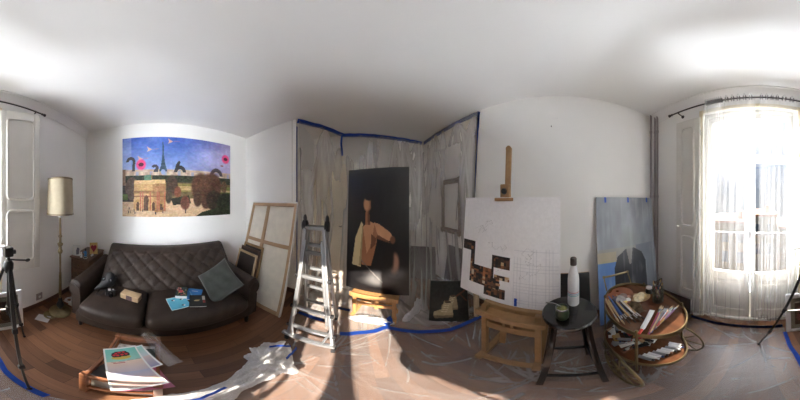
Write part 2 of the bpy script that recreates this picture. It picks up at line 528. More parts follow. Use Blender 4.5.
gc = node(nt, 'ShaderNodeMath', operation='MULTIPLY_ADD'); gc.inputs[1].default_value = 2.6; L(pc_.outputs[0], gc.inputs[0]); L(g2.outputs[0], gc.inputs[2]); g2 = gc
cg = node(nt, 'ShaderNodeVectorMath', operation='SCALE'); cg.inputs[0].default_value = (1.0, 0.97, 0.92); L(g2.outputs[0], cg.inputs['Scale'])
sm = node(nt, 'ShaderNodeVectorMath', operation='ADD'); L(rp.outputs['Color'], sm.inputs[0]); L(cg.outputs[0], sm.inputs[1])
# sky glow added on one side and overhead to brighten the room
ab = node(nt, 'ShaderNodeMath', operation='MULTIPLY'); ab.inputs[1].default_value = 1.0; L(sep.outputs['X'], ab.inputs[0])
side = node(nt, 'ShaderNodeMapRange', interpolation_type='SMOOTHSTEP'); side.inputs['From Min'].default_value = .40; side.inputs['From Max'].default_value = .75; side.inputs['To Min'].default_value = 0; side.inputs['To Max'].default_value = 12.0; L(ab.outputs[0], side.inputs['Value'])
over = node(nt, 'ShaderNodeMapRange', interpolation_type='SMOOTHSTEP'); over.inputs['From Min'].default_value = .6; over.inputs['From Max'].default_value = .85; over.inputs['To Min'].default_value = 0; over.inputs['To Max'].default_value = 0.8; L(sep.outputs['Z'], over.inputs['Value'])
ov2 = node(nt, 'ShaderNodeMath', operation='ADD'); L(side.outputs[0], ov2.inputs[0]); L(over.outputs[0], ov2.inputs[1])
fy = node(nt, 'ShaderNodeMapRange', interpolation_type='SMOOTHSTEP'); fy.inputs['From Min'].default_value = -.05; fy.inputs['From Max'].default_value = -.3; fy.inputs['To Min'].default_value = 0; fy.inputs['To Max'].default_value = 1; L(sep.outputs['Y'], fy.inputs['Value'])
ov3 = node(nt, 'ShaderNodeMath', operation='MULTIPLY'); L(ov2.outputs[0], ov3.inputs[0]); L(fy.outputs[0], ov3.inputs[1]); 
# glow added below the horizon to light the ceiling; no street is modelled
low0 = node(nt, 'ShaderNodeValToRGB'); lz = node(nt, 'ShaderNodeMath', operation='MULTIPLY'); lz.inputs[1].default_value = -1.0; L(sep.outputs['Z'], lz.inputs[0]); L(lz.outputs[0], low0.inputs['Fac'])
low0.color_ramp.elements[0].position = .44; low0.color_ramp.elements[0].color = (0, 0, 0, 1)
low0.color_ramp.elements[1].position = .66; low0.color_ramp.elements[1].color = (.05, .05, .05, 1)
for ps, vl in ((.475, 1.0), (.55, 1.0)): e_ = low0.color_ramp.elements.new(ps); e_.color = (vl, vl, vl, 1)
axx = node(nt, 'ShaderNodeMath', operation='ABSOLUTE'); L(sep.outputs['X'], axx.inputs[0])
low_glow = node(nt, 'ShaderNodeMapRange', interpolation_type='SMOOTHSTEP'); low_glow.inputs['From Min'].default_value = .30; low_glow.inputs['From Max'].default_value = .65; low_glow.inputs['To Min'].default_value = 17.5; low_glow.inputs['To Max'].default_value = 1.0; L(axx.outputs[0], low_glow.inputs['Value'])
low = node(nt, 'ShaderNodeMath', operation='MULTIPLY'); L(low0.outputs['Color'], low.inputs[0]); L(low_glow.outputs[0], low.inputs[1])
fy2 = node(nt, 'ShaderNodeMath', operation='LESS_THAN'); fy2.inputs[1].default_value = -.05; L(sep.outputs['Y'], fy2.inputs[0])
ov4 = node(nt, 'ShaderNodeMath', operation='MULTIPLY'); L(low.outputs[0], ov4.inputs[0]); L(fy2.outputs[0], ov4.inputs[1])
ov2 = node(nt, 'ShaderNodeMath', operation='ADD'); L(ov3.outputs[0], ov2.inputs[0]); L(ov4.outputs[0], ov2.inputs[1])
added_glow = node(nt, 'ShaderNodeVectorMath', operation='SCALE'); added_glow.inputs[0].default_value = (.94, .985, 1.05); L(ov2.outputs[0], added_glow.inputs['Scale'])
sm2 = node(nt, 'ShaderNodeVectorMath', operation='ADD'); L(sm.outputs[0], sm2.inputs[0]); L(added_glow.outputs[0], sm2.inputs[1])
L(sm2.outputs[0], bg.inputs['Color']); bg.inputs['Strength'].default_value = 1.0
L(bg.outputs[0], wo.inputs['Surface'])
sl = bpy.data.lights.new('sun', 'SUN'); sl.energy = 3.7; sl.angle = math.radians(0.8); sl.color = (1.0, 0.90, 0.76)
so = bpy.data.objects.new('sun', sl); COL.objects.link(so)
so.rotation_euler = (-SUN_DIR).to_track_quat('-Z', 'Y').to_euler(); so.location = SUN_DIR * 20

# ------------------------------------------------------------------ room shell (metres; camera at the origin in plan)
XL, XR, YW, YB, YM, ZC = -2.235, 1.52, -1.42, 2.74, 1.86, 2.70
XM = -0.985
OX0, OX1, OZ1 = -0.46, 0.65, 2.45     # window opening
bm = bm_new(); boxm(bm, (XL - .2, YW - .14, -.12), (XR + .2, YB + .2, 0)); struct('floor', bm, M['floor'])
bm = bm_new(); boxm(bm, (XL - .2, YW - .14, ZC), (XR + .2, YB + .2, ZC + .12)); struct('ceiling', bm, M['ceiling'])
bm = bm_new(); boxm(bm, (XL - .2, YW - .14, 0), (XL, YM, ZC)); struct('wall_left', bm, M['wall'])
bm = bm_new(); boxm(bm, (XR, YW - .14, 0), (XR + .2, YB + .2, ZC)); struct('wall_right', bm, M['wall'])
bm = bm_new(); boxm(bm, (XM, YB, 0), (XR, YB + .2, ZC)); struct('wall_back', bm, M['wall'])
bm = bm_new(); boxm(bm, (XL - .2, YM, 0), (XM, YB + .2, ZC)); struct('wall_middle', bm, M['wall'])
bm = bm_new()
boxm(bm, (XL, YW - .14, 0), (OX0, YW, ZC)); boxm(bm, (OX1, YW - .14, 0), (XR, YW, ZC)); boxm(bm, (OX0, YW - .14, OZ1), (OX1, YW, ZC))
struct('wall_front', bm, M['wall'])
# skirtings
def skirting(name, lo, hi):
    bm = bm_new(); boxm(bm, lo, hi); struct(name, bm, M['skirting'])
skirting('baseboard_left', (XL, YW, 0), (XL + .014, YM, .075))
skirting('baseboard_front', (XL + .014, YW, 0), (OX0 - .05, YW + .014, .075))
skirting('baseboard_middle', (XL + .014, YM - .014, 0), (XM, YM, .075))
skirting('baseboard_right', (XR - .014, YW, 0), (XR, YB, .075))
# coving over the window wall
bm = bm_new()
prof = [(0, 0), (0, -.11), (.012, -.11), (.02, -.085), (.05, -.035), (.085, -.012), (.10, -.012), (.10, 0)]
a = [bm.verts.new((XL, YW + y, ZC + z)) for y, z in prof]; b = [bm.verts.new((XR, YW + y, ZC + z)) for y, z in prof]
bm.faces.new(a); bm.faces.new(b[::-1])
for i in range(len(prof)): bm.faces.new((a[i], b[i], b[(i + 1) % len(prof)], a[(i + 1) % len(prof)]))
struct('trim_1', bm, M['ceiling'], smooth=30)
# thin cable cover on the middle wall, cream door seen through the polythene
bm = bm_new(); boxm(bm, (-1.062, YM - .008, 1.25), (-1.05, YM, ZC)); struct('trim_2', bm, M['white_wood'])
d1 = bpy.data.objects.new('door_1', None); COL.objects.link(d1); d1['kind'] = 'structure'; d1['category'] = 'door'; d1.location = (-.55, YB, 0)
bm = bm_new(); boxm(bm, (-.92, YB - .035, .01), (-.24, YB - .005, 2.06)); obj('door_leaf', bm, M['cream_wood'], d1, bevel=.003)
bm = bm_new()
for lo, hi in (((-.98, YB - .05, 0), (-.92, YB, 2.12)), ((-.24, YB - .05, 0), (-.18, YB, 2.12)), ((-.92, YB - .05, 2.06), (-.24, YB, 2.12))): boxm(bm, lo, hi)
obj('door_frame', bm, M['cream_wood'], d1, bevel=.004)
bm = bm_new()
for z0, z1 in ((.15, .85), (1.0, 1.92)):
    boxm(bm, (-.84, YB - .047, z0), (-.32, YB - .036, z1))
obj('door_panel', bm, M['cream_wood'], d1, bevel=.005)
bm = bm_new(); cyl(bm, (-.29, YB - .04, 1.0), (-.29, YB - .09, 1.0), .012); cyl(bm, (-.29, YB - .085, 1.0), (-.40, YB - .085, 1.0), .009)
obj('door_handle', bm, M['steel'], d1)

# ------------------------------------------------------------------ window (balcony door with two leaves)
W = bpy.data.objects.new('window_1', None); COL.objects.link(W); W['kind'] = 'structure'; W['category'] = 'window'; W.location = ((OX0 + OX1) / 2, YW - .08, 0)
bm = bm_new()
y0, y1 = YW - .12, YW - .03
boxm(bm, (OX0, y0, 0), (OX0 + .045, y1, OZ1)); boxm(bm, (OX1 - .045, y0, 0), (OX1, y1, OZ1)); boxm(bm, (OX0 + .045, y0, OZ1 - .05), (OX1 - .045, y1, OZ1)); boxm(bm, (OX0 + .045, y0, 0), (OX1 - .045, y1, .035))
obj('window_frame', bm, M['white_wood'], W, bevel=.005)
bm = bm_new()
for lo, hi in (((OX0 - .05, YW, 0), (OX0, YW + .012, OZ1 + .05)), ((OX1, YW, 0), (OX1 + .05, YW + .012, OZ1 + .05)), ((OX0, YW, OZ1), (OX1, YW + .012, OZ1 + .05))): boxm(bm, lo, hi)
obj('casing', bm, M['cream_wood'], W, bevel=.003)
XC = (OX0 + OX1) / 2
for (x0, x1) in ((OX0 + .047, XC - .002), (XC + .002, OX1 - .047)):
    ya, yb = YW - .10, YW - .055
    bm = bm_new()
    boxm(bm, (x0, ya, .04), (x0 + .06, yb, OZ1 - .052)); boxm(bm, (x1 - .06, ya, .04), (x1, yb, OZ1 - .052))
    for z0, z1 in ((.04, .17), (.60, .70), (1.84, 1.92), (OZ1 - .12, OZ1 - .052)): boxm(bm, (x0 + .06, ya, z0), (x1 - .06, yb, z1))
    s = obj('sash', bm, M['white_wood'], W, bevel=.004)
    bm = bm_new(); boxm(bm, (x0 + .06, ya + .016, .17), (x1 - .06, yb - .012, .60)); boxm(bm, (x0 + .10, yb - .013, .22), (x1 - .10, yb - .003, .55)); obj('lower_panel', bm, M['white_wood'], s, bevel=.004)
    for z0, z1 in ((.70, 1.84), (1.92, OZ1 - .12)):
        bm = bm_new(); boxm(bm, (x0 + .055, ya + .02, z0 - .004), (x1 - .055, ya + .024, z1 + .004)); obj('window_pane', bm, M['glass'], s)
bm = bm_new(); boxm(bm, (XC - .012, YW - .055, 1.02), (XC + .012, YW - .045, 1.16)); cyl(bm, (XC, YW - .05, 1.09), (XC, YW - .015, 1.09), .007); cyl(bm, (XC, YW - .018, 1.09), (XC, YW - .018, .98), .007)
obj('window_handle', bm, M['steel'], W)

# shutters folded into the room
def shutter(label, hinge, ang, w, z0, z1):
    t = thing('window_shutter', label, 'shutter', (hinge[0], hinge[1], z0), ang)
    h = z1 - z0; st = .075
    bm = bm_new()
    boxm(bm, (0, 0, 0), (st, .028, h)); boxm(bm, (w - st, 0, 0), (w, .028, h))
    rails = [(0, .10), (h * .40 - .05, h * .40 + .05), (h - .10, h)]
    for a, b in rails: boxm(bm, (st, 0, a), (w - st, .028, b))
    obj('shutter_frame', bm, M['white_wood'], t, world=False, bevel=.004)
    for a, b in ((.10, h * .40 - .05), (h * .40 + .05, h - .10)):
        bm = bm_new(); boxm(bm, (st, .008, a), (w - st, .020, b))
        # raised bolection moulding with rounded outline
        mx, mz, ww, hh = w / 2, (a + b) / 2, (w - 2 * st) / 2 - .006, (b - a) / 2 - .006
        for y in (-.003, .031):
            pts = []
            r = .045
            for cx, cz, a0 in ((mx + ww - r, mz + hh - r, 0), (mx - ww + r, mz + hh - r, PI / 2), (mx - ww + r, mz - hh + r, PI), (mx + ww - r, mz - hh + r, 1.5 * PI)):
                for k in range(5): pts.append((cx + r * math.cos(a0 + k * PI / 8), y, cz + r * math.sin(a0 + k * PI / 8)))
            tube(bm, pts, .013, 8, closed=True)
        obj('shutter_panel', bm, M['white_wood'], t, world=False)
    for z in (.2, h / 2, h - .2):
        bm = bm_new(); cyl(bm, (0, .014, z - .035), (0, .014, z + .035), .009); obj('hinge', bm, M['steel'], t, world=False)
    bm = bm_new(); cyl(bm, (w - .04, .028, h * .42), (w - .04, .048, h * .42), .006); ellipsoid(bm, (w - .04, .055, h * .42), (.012, .012, .012)); obj('knob', bm, M['white_wood'], t, world=False)
    return t
shutter('white panelled shutter swung open beside the floor lamp and camera tripod', (OX0 - .015, YW + .045, 0), math.radians(180 - 15), .48, .74, 2.44)
shutter('white panelled shutter folded flat against the wall behind the long curtain edge', (OX1 + .03, YW + .016, 0), math.radians(2), .34, .30, 2.40)

# curtain rod, curtains
YR, ZR = YW + .10, 2.52
t = thing('curtain_rod', 'dark iron curtain rod with finials above the window', 'curtain rod', (0, YR, ZR))
bm = bm_new(); cyl(bm, (-1.02, YR, ZR), (1.05, YR, ZR), .009); obj('rod', bm, M['iron'], t)
for s in (-1, 1):
    x = 1.05 if s > 0 else -1.02
    bm = bm_new(); lathe(bm, [(0, 0), (.012, 0), (.016, .01), (.011, .02), (.02, .045), (.018, .06), (0, .065)], (x, YR, ZR), 14, frame_of(V((s, 0, 0)))); obj('finial', bm, M['iron'], t)
    bm = bm_new(); cyl(bm, (x - s * .10, YW, ZR - .02), (x - s * .10, YR, ZR - .02), .006); cyl(bm, (x - s * .10, YR, ZR - .025), (x - s * .10, YR, ZR + .008), .008); lathe(bm, [(0, 0), (.022, 0), (.022, .006), (0, .006)], (x - s * .10, YW, ZR - .02), 14, frame_of(V((0, 1, 0)))); obj('bracket', bm, M['iron'], t)
def curtain(label, xt0, xt1, xb0, xb1, folds, zb, seed, dens):
    t = thing('sheer_curtain', label, 'curtain', ((xt0 + xt1) / 2, YR, 0))
    r = random.Random(seed); ph = [r.random() * 6 for _ in range(6)]
    def prog(u): return (u / .6) * dens if u < .6 else dens + (u - .6) / .4 * (1 - dens)
    def fn(u, v):
        uu = prog(u)
        w = v ** .8
        x = (xt0 + (xt1 - xt0) * uu) * (1 - w) + (xb0 + (xb1 - xb0) * uu) * w
        amp = .030 + .012 * math.sin(3 * v + ph[0])
        a = 2 * PI * folds * u + .5 * v * math.sin(5 * u + ph[1])
        y = YR + amp * math.sin(a) + .012 * v * math.sin(2.3 * a + ph[2])
        x += .012 * v * math.sin(1.7 * a + ph[3])
        z = (ZR + .035) * (1 - v) + (zb + .035 * math.sin(1.5 * 2 * PI * u + ph[4]) + .012 * math.sin(a)) * v
        y = max(y, YW + .03)
        return (x, y, z)
    bm = bm_new(); sheet(bm, fn, int(folds * 18), 50); obj('curtain_fabric', bm, M['sheer'], t, smooth=180, recalc=False)
    bm = bm_new()
    def hem(u, v):
        p = V(fn(u, 1.0)); q = V(fn(u, .975)); return p * (1 - v) + q * v + V((0, .002, 0))
    sheet(bm, hem, int(folds * 18), 1); obj('hem', bm, M['sheer'], t, smooth=180, recalc=False)
    for k in range(int(folds * 2)):
        u = (k + .5) / (folds * 2)
        p = fn((k) / (folds * 2) + 1e-3, 0)
        bm = bm_new()
        tube(bm, [(p[0] + .004 * (1 if k % 2 else -1), YR + .024 * math.cos(2 * PI * i / 16), ZR + .024 * math.sin(2 * PI * i / 16)) for i in range(16)], .004, 6, closed=True)
        obj('grommet', bm, M['iron'], t)
    return t
curtain('long white sheer curtain on the shutter and bar cart side, trailing outward at its hem', .57, .03, .76, .02, 14, .10, 3, .34)
curtain('narrow white sheer curtain over the window leaf nearer the camera tripod', -.02, -.42, .0, -.36, 6, .15, 9, .5)

# balcony and street outside
t = thing('balcony', 'small balcony with dark iron railing outside the window', 'balcony', (XC, YW - .6, 0))
bm = bm_new(); boxm(bm, (-1.2, YW - .75, -.16), (1.4, YW - .14, -.02)); obj('balcony_slab', bm, M['facade_pale'], t)
bm = bm_new(); bar(bm, (-1.2, YW - .70, 1.0), (1.4, YW - .70, 1.0), .03, .02); bar(bm, (-1.2, YW - .70, .1), (1.4, YW - .70, .1), .02, .02)
for k in range(22): cyl(bm, (-1.2 + k * .12, YW - .70, -.02), (-1.2 + k * .12, YW - .70, 1.0), .006, seg=6)
obj('railing', bm, M['iron'], t)
def block(label, x0, x1, y0, y1, top, mat, ws, wr):
    t = thing('apartment_building', label, 'building', ((x0 + x1) / 2, (y0 + y1) / 2, -12))
    bm = bm_new(); boxm(bm, (x0, y0, -12), (x1, y1, top)); obj('facade', bm, M[mat], t)
    bm = bm_new(); boxm(bm, (x0 - .3, y0 - .3, top), (x1 + .3, y1 + .3, top + .35)); obj('roof', bm, M['terracotta'], t)
    bm = bm_new(); boxm(bm, (x0 + 1, y1 - 2.2, top + .35), (x0 + 1.9, y1 - 1.4, top + 1.5)); obj('chimney', bm, M['terracotta'], t)
    n = int((x1 - x0) / ws)
    for r in range(wr):
        for k in range(n):
            cx = x0 + (k + .5) * (x1 - x0) / n; z = top - 2.6 - r * 3.0
            bm = bm_new(); boxm(bm, (cx - .5, y1 - .05, z), (cx + .5, y1 + .03, z + 1.5)); boxm(bm, (cx - .62, y1 - .05, z - .12), (cx + .62, y1 + .12, z)); obj('far_window', bm, M['far_window'], t)
block('ochre apartment building across the street seen through the left window leaf', 1.6, 9.0, -30, -20, -1.6, 'facade', 2.4, 2)
block('pale apartment building across the street behind the middle of the window', -3.2, 1.2, -34, -22, -.9, 'facade_pale', 2.2, 2)
block('tan lower apartment building across the street seen through the right window leaf', -13, -3.6, -31, -21, -2.6, 'facade', 2.4, 2)

# heating pipes in the corner
t = thing('heating_pipes', 'three thin grey vertical pipes in the corner beside the window wall', 'pipes', (1.44, -1.36, 0))
for k, (x, y) in enumerate(((1.485, -1.33), (1.45, -1.385), (1.40, -1.385))):
    bm = bm_new(); cyl(bm, (x, y, 0), (x, y, ZC), .016, seg=12)
    for z in (.4, 1.5, 2.4): cyl(bm, (x, y, z), (x, y, z + .03), .021, seg=12)
    obj('pipe', bm, M['pipe'], t)
# cover plate high on the right wall
bm = bm_new(); boxm(bm, (XR - .006, -.0, 2.36), (XR, .11, 2.46)); tag(obj('cover_plate', bm, M['wall'], bevel=.002), 'small square white cover plate high on the wall above the easel', 'cover plate')
bm = bm_new(); cyl(bm, (XR, .08, 2.26), (XR - .02, .08, 2.265), .004, seg=8); tag(obj('nail', bm, M['iron']), 'dark nail in the wall just below the white cover plate', 'nail')
# outlet near the tripod
t = thing('wall_outlet', 'grey wall outlet above the skirting behind the camera tripod', 'outlet', (-1.0, YW, .16))
bm = bm_new(); boxm(bm, (-1.10, YW, .13), (-1.0, YW + .012, .24)); obj('outlet_plate', bm, M['pipe'], t, bevel=.003)
bm = bm_new(); lathe(bm, [(.018, .0), (.02, .004), (.004, .003), (0, .003)], (-1.05, YW + .012, .185), 14, frame_of(V((0, 1, 0)))); obj('socket_face', bm, M['white_gloss'], t)

# ------------------------------------------------------------------ sofa
S = thing('sofa', 'dark brown leather sofa with a buttoned back', 'sofa', (-1.6, .09, 0))
bm = bm_new(); rbox(bm, (-1.62, .09, .17), (1.05, 1.86, .16), .03); obj('seat_base', bm, M['leather'], S)
def cushion(y0, y1):
    cy, hy = (y0 + y1) / 2, (y1 - y0) / 2
    cx, hx = -1.345, .305
    bm = bm_new()
    def fn(u, v):
        a = 2 * PI * u; b = -PI / 2 + PI * v
        def sp(c, e): return math.copysign(abs(c) ** e, c)
        x = hx * sp(math.cos(b), .25) * sp(math.cos(a), .18); y = hy * sp(math.cos(b), .25) * sp(math.sin(a), .18); z = .085 * sp(math.sin(b), .55)
        d = max(0, 1 - (x / hx) ** 2) * max(0, 1 - (y / hy) ** 2)
        z += (.022 if z > 0 else 0) * d ** .5 + .004 * math.sin(13 * x + 5 * y) * d
        return (cx + x + .02 * max(0, 1 - (y / hy) ** 2) * (1 if x > .2 else 0), cy + y, .335 + z)
    sheet(bm, fn, 96, 24, close_u=True)
    bmesh.ops.remove_doubles(bm, verts=bm.verts, dist=1e-5)
    return obj('seat_cushion', bm, M['leather'], S, smooth=80)
cushion(-.775, -.122); cushion(-.118, .935)
# buttoned back
BY0, BY1 = -.76, 1.07
p_lo, p_hi = V((-1.53, 0, .36)), V((-1.93, 0, .805))
nrm = V((p_hi - p_lo).cross(V((0, 1, 0)))).normalized()
if nrm.x < 0: nrm = -nrm
Lf = (p_hi - p_lo).length
prof_rest = [(-1.965, .832), (-2.02, .842), (-2.10, .832), (-2.14, .79), (-2.15, .55), (-2.14, .22), (-1.95, .18), (-1.62, .2)]
PA, PB = .20, .19
def backp(u, v):
    y = BY0 + (BY1 - BY0) * u
    if v <= .72:
        s = v / .72
        q = p_lo.lerp(p_hi, s); yy = (y - BY0) / PA; zz = s * Lf / PB
        pa, pb = yy + zz, yy - zz
        edge = min(1, u / .03, (1 - u) / .03, s / .16 + .15, (1 - s) / .10)
        h = .026 * (abs(math.sin(PI * pa)) * abs(math.sin(PI * pb))) ** .5 + .022 * (1 - math.exp(-(math.sin(PI * pa) ** 2 + math.sin(PI * pb) ** 2) / .10))
        q = q + nrm * ((h - .012) * max(0, edge) + .02 * math.sin(PI * s))
        return (q.x, y, q.z)
    k = (v - .72) / .28 * (len(prof_rest) - 1); i = min(int(k), len(prof_rest) - 2); f = k - i
    a, b = prof_rest[i], prof_rest[i + 1]
    return (a[0] * (1 - f) + b[0] * f, y, a[1] * (1 - f) + b[1] * f)
bm = bm_new(); g = sheet(bm, backp, 150, 76)
bm.faces.new(g[0]); bm.faces.new(g[-1][::-1])
back = obj('backrest', bm, M['leather'], S, smooth=60)
nb = 0
for i in range(-8, 24):
    for j in range(-24, 24):
        # crossings of the seam lines: pa = i, pb = j
        yy, zz = (i + j) / 2, (i - j) / 2
        s = zz * PB / Lf; u = yy * PA / (BY1 - BY0)
        if .12 < s < .93 and .04 < u < .96:
            q = p_lo.lerp(p_hi, s) + nrm * (-.006 + .02 * math.sin(PI * s))
            bm = bm_new(); ellipsoid(bm, (q.x, BY0 + (BY1 - BY0) * u, q.z), (.011, .011, .006), frame_of(nrm), 10, 6); obj('button', bm, M['leather'], back); nb += 1
# rolled arms
def arm(yc, side, x0, x1, lean):
    bm = bm_new()
    # outline in (y, z): upright body with a roll leaning outwards
    pts = [(-.075, .10), (.06, .10), (.07, .40)]
    for k in range(13):
        a = -PI * .35 + k * (PI * 1.25) / 12
        pts.append((.02 + .088 * math.cos(a), .515 + .088 * math.sin(a)))
    pts += [(-.075, .42)]
    n = len(pts)
    rings = []
    for k, x in enumerate((x0, x0 + .25, x0 + .5, x1 - .02, x1)):
        f = k / 4; sc = 1 if k < 4 else .93
        rings.append([bm.verts.new((x, yc + side * ((p[0]) * sc + .10 * lean * p[1] * f * 0.6), .03 * (1 - f) * (p[1] > .3) + .3 + (p[1] - .3) * sc)) for p in pts])
    for a, b in zip(rings[:-1], rings[1:]):
        for i in range(n):
            j = (i + 1) % n
            bm.faces.new((a[i], a[j], b[j], b[i]))
    bm.faces.new(rings[0][::-1]); bm.faces.new(rings[-1])
    A = obj('arm', bm, M['leather'], S, smooth=45)
    bm = bm_new()
    pp = [(x1 + .002, yc + side * ((p[0]) * .85 + .10 * lean * p[1] * .6), .3 + (p[1] - .3) * .88) for p in pts]
    tube(bm, pp, .006, 6, closed=True); obj('arm_piping', bm, M['leather'], A)
arm(-.875, -1, -2.08, -1.17, .3); arm(1.0, 1, -2.02, -1.10, .6)
for x, y in ((-1.15, -.80), (-1.12, .93), (-2.05, -.80), (-2.05, .93)):
    bm = bm_new(); cyl(bm, (x, y, 0), (x, y, .11), .022, .03, 14); obj('foot', bm, M['black'], S)

# velvet pillow
t = thing('pillow', 'grey green velvet pillow leaning in the sofa corner', 'pillow', (-1.33, .70, .58))
z = V((.50, -.50, .70)).normalized(); x = V((.35, .93, -.05)); x = (x - z * x.dot(z)).normalized(); y = z.cross(x)
R = Matrix((x, y, z)).transposed() @ Matrix.Rotation(math.radians(28), 3, 'Z')
bm = bm_new()
def pil(sign):
    def fn(u, v):
        a, b = 2 * u - 1, 2 * v - 1
        k = max(0, (1 - a ** 4)) ** .5 * max(0, (1 - b ** 4)) ** .5
        px = a * .205 * (1 - .07 * (1 - b * b)); py = b * .205 * (1 - .07 * (1 - a * a))
        return R @ V((px, py, sign * (.068 * k + .006 * math.sin(9 * a + 4 * b) * k))) + V((-1.33, .70, .585))
    return fn
sheet(bm, pil(1), 32, 32); sheet(bm, pil(-1), 32, 32)
bmesh.ops.remove_doubles(bm, verts=bm.verts, dist=1e-4)
obj('pillow_body', bm, M['velvet'], t, smooth=80)
bm = bm_new()
edge = [R @ V((a * .205, b * .205 * 1, 0)) for a, b in [(i / 8 - 1, -1 + .07 * (1 - (i / 8 - 1) ** 2)) for i in range(16)] + [(1 - .07 * (1 - (i / 8 - 1) ** 2), i / 8 - 1) for i in range(16)] + [(1 - i / 8, 1 - .07 * (1 - (1 - i / 8) ** 2)) for i in range(16)] + [(-1 + .07 * (1 - (1 - i / 8) ** 2), 1 - i / 8) for i in range(16)]]
tube(bm, [e + V((-1.33, .70, .585)) for e in edge], .005, 6, closed=True); obj('seam_piping', bm, M['velvet'], t)

# books on the sofa
def book(label, cat, loc, ang, w, h, th, px, group=None, name='book', tilt=0.0):
    """a book lying flat: w across, h long, its head towards +Y before turning by ang"""
    t = thing(name, label, cat, loc, group=group, rot=Euler((0, tilt, ang)))
    c = picture('front_cover', px, w, h, .0025, t, edge=tuple(px.a[0, 0]), mat=M['print'])
    c.rotation_euler = (-PI / 2, 0, 0); c.location = (0, -h / 2, th)
    bm = bm_new(); boxm(bm, (-w / 2 + .003, -h / 2 + .003, .002), (w / 2 - .004, h / 2 - .003, th - .0026)); obj('page_block', bm, M['paper'], t, world=False)
    bm = bm_new(); boxm(bm, (-w / 2, -h / 2, 0), (w / 2, h / 2, .002)); boxm(bm, (-w / 2 - .0018, -h / 2, 0), (-w / 2 + .001, h / 2, th)); obj('back_cover', bm, SPINE(px), t, world=False)
    return t
_sp = {}
def SPINE(px):
    c = tuple(int(v) for v in px.a[0, 0])
    if c not in _sp: _sp[c] = pm('cover_board_%d_%d_%d' % c, c, .5)
    return _sp[c]
px = Pix(40, 56, (22, 44, 40))
for k in range(40):
    c = [(196, 60, 66), (220, 140, 130), (70, 130, 100), (214, 170, 90), (60, 110, 140)][k % 5]
    px.ell(rng.uniform(.1, .9), rng.uniform(.08, .92), rng.uniform(.03, .09), rng.uniform(.02, .06), c, .8)
px.ell(.45, .5, .2, .15, (206, 60, 80), .85)
ST = .438
book('thick hardback with dark floral cover on the sofa seat, highest of the four books', 'book', (-1.42, .265, ST), PI / 2 - .25, .13, .18, .05, px)
px = Pix(40, 50, (54, 128, 196)); px.noise(3, 14); px.line(.15, .3, .5, .75, .02, (120, 190, 225)); px.rect(.3, .2, .7, .24, (210, 225, 235))
book('plain mid blue book under the floral hardback on the sofa seat', 'book', (-1.385, .40, ST), PI / 2 - .5, .17, .22, .012, px)
px = Pix(46, 52, (92, 186, 214)); px.vgrad(0, 1, (110, 200, 222), (78, 172, 205)); px.noise(4, 8)
for cx, cy in ((.3, .25), (.75, .3), (.65, .8)): px.ell(cx, cy, .09, .06, (50, 60, 90)); px.ell(cx + .04, cy + .03, .05, .05, (220, 230, 235))
px.rect(0, 0, 1, .03, (206, 226, 232))
book('light blue magazine with small dark and white spots on its cover, nearest the sofa front', 'magazine', (-1.275, .205, ST + .002), PI / 2 + .22, .2, .2, .008, px, name='magazine')
px = Pix(46, 46, (22, 26, 28)); px.ell(.45, .5, .14, .07, (150, 130, 90)); px.line(.3, .52, .62, .46, .02, (190, 170, 120)); px.rect(.78, .1, .95, .45, (196, 190, 180)); px.rect(.8, .5, .95, .72, (150, 50, 46))
book('black covered book with small gold emblem on the sofa seat', 'book', (-1.255, .405, ST + .001), PI / 2 - .28, .17, .2, .014, px)
# wooden box
t = thing('wooden_box', 'tan wooden box with dark label band on the left sofa cushion', 'box', (-1.345, -.29, ST), rz=PI / 2 - .28)
bm = bm_new(); box(bm, (0, 0, .03), (.21, .095, .06)); obj('box_body', bm, pm('tan_box_wood', (158, 132, 100), .6, var=.15), t, world=False, bevel=.003)
bm = bm_new(); box(bm, (0, 0, .0305), (.07, .097, .0615)); obj('label_band', bm, pm('dark_label', (70, 50, 52), .6, var=.4, vscale=60), t, world=False)
bm = bm_new(); box(bm, (0, 0, .063), (.212, .097, .006)); obj('lid', bm, pm('tan_lid_wood', (172, 146, 112), .55, var=.12), t, world=False, bevel=.001)
# beaked mask and camera
t = thing('beaked_mask', 'black leather mask with long beak resting against the left of the sofa back', 'mask', (-1.50, -.60, .45))
bm = bm_new()
ellipsoid(bm, (-1.50, -.60, .545), (.085, .08, .10), None, 24, 16)
obj('mask_head', bm, M['matte_black'], t, smooth=80)
bm = bm_new(); tube(bm, [(-1.45, -.62, .53), (-1.41, -.65, .515), (-1.37, -.69, .49), (-1.335, -.73, .465)], lambda f: .05 * (1 - f) + .008, 14); obj('beak', bm, M['matte_black'], t, smooth=80)
for s in (0, 1):
    n = V((.9, -.2, .25)).normalized(); c = V((-1.425, -.565 - s * .085, .575))
    bm = bm_new(); tube(bm, [c + frame_of(n) @ V((.02 * math.cos(a), .02 * math.sin(a), 0)) for a in [2 * PI * i / 14 for i in range(14)]], .005, 6, closed=True); lathe(bm, [(0, 0), (.018, 0), (.012, .006), (0, .008)], c, 14, frame_of(n)); obj('eye_lens', bm, M['black_lacquer'], t)
bm = bm_new(); tube(bm, [(-1.56, -.53, .56), (-1.50, -.505, .58), (-1.43, -.53, .55)], .006, 6); obj('strap', bm, M['rubber'], t)
t = thing('compact_camera', 'black compact camera with strap on the sofa seat below the beaked mask', 'camera', (-1.345, -.53, ST), rz=PI / 2 + .5)
bm = bm_new(); rbox(bm, (0, 0, .034), (.115, .05, .068), .006); obj('camera_body', bm, M['black'], t, world=False)
bm = bm_new(); cyl(bm, (0, -.02, .034), (0, -.07, .034), .027, .025, 20); cyl(bm, (0, -.07, .034), (0, -.072, .034), .02, .02, 20); obj('lens', bm, M['black_lacquer'], t, world=False)
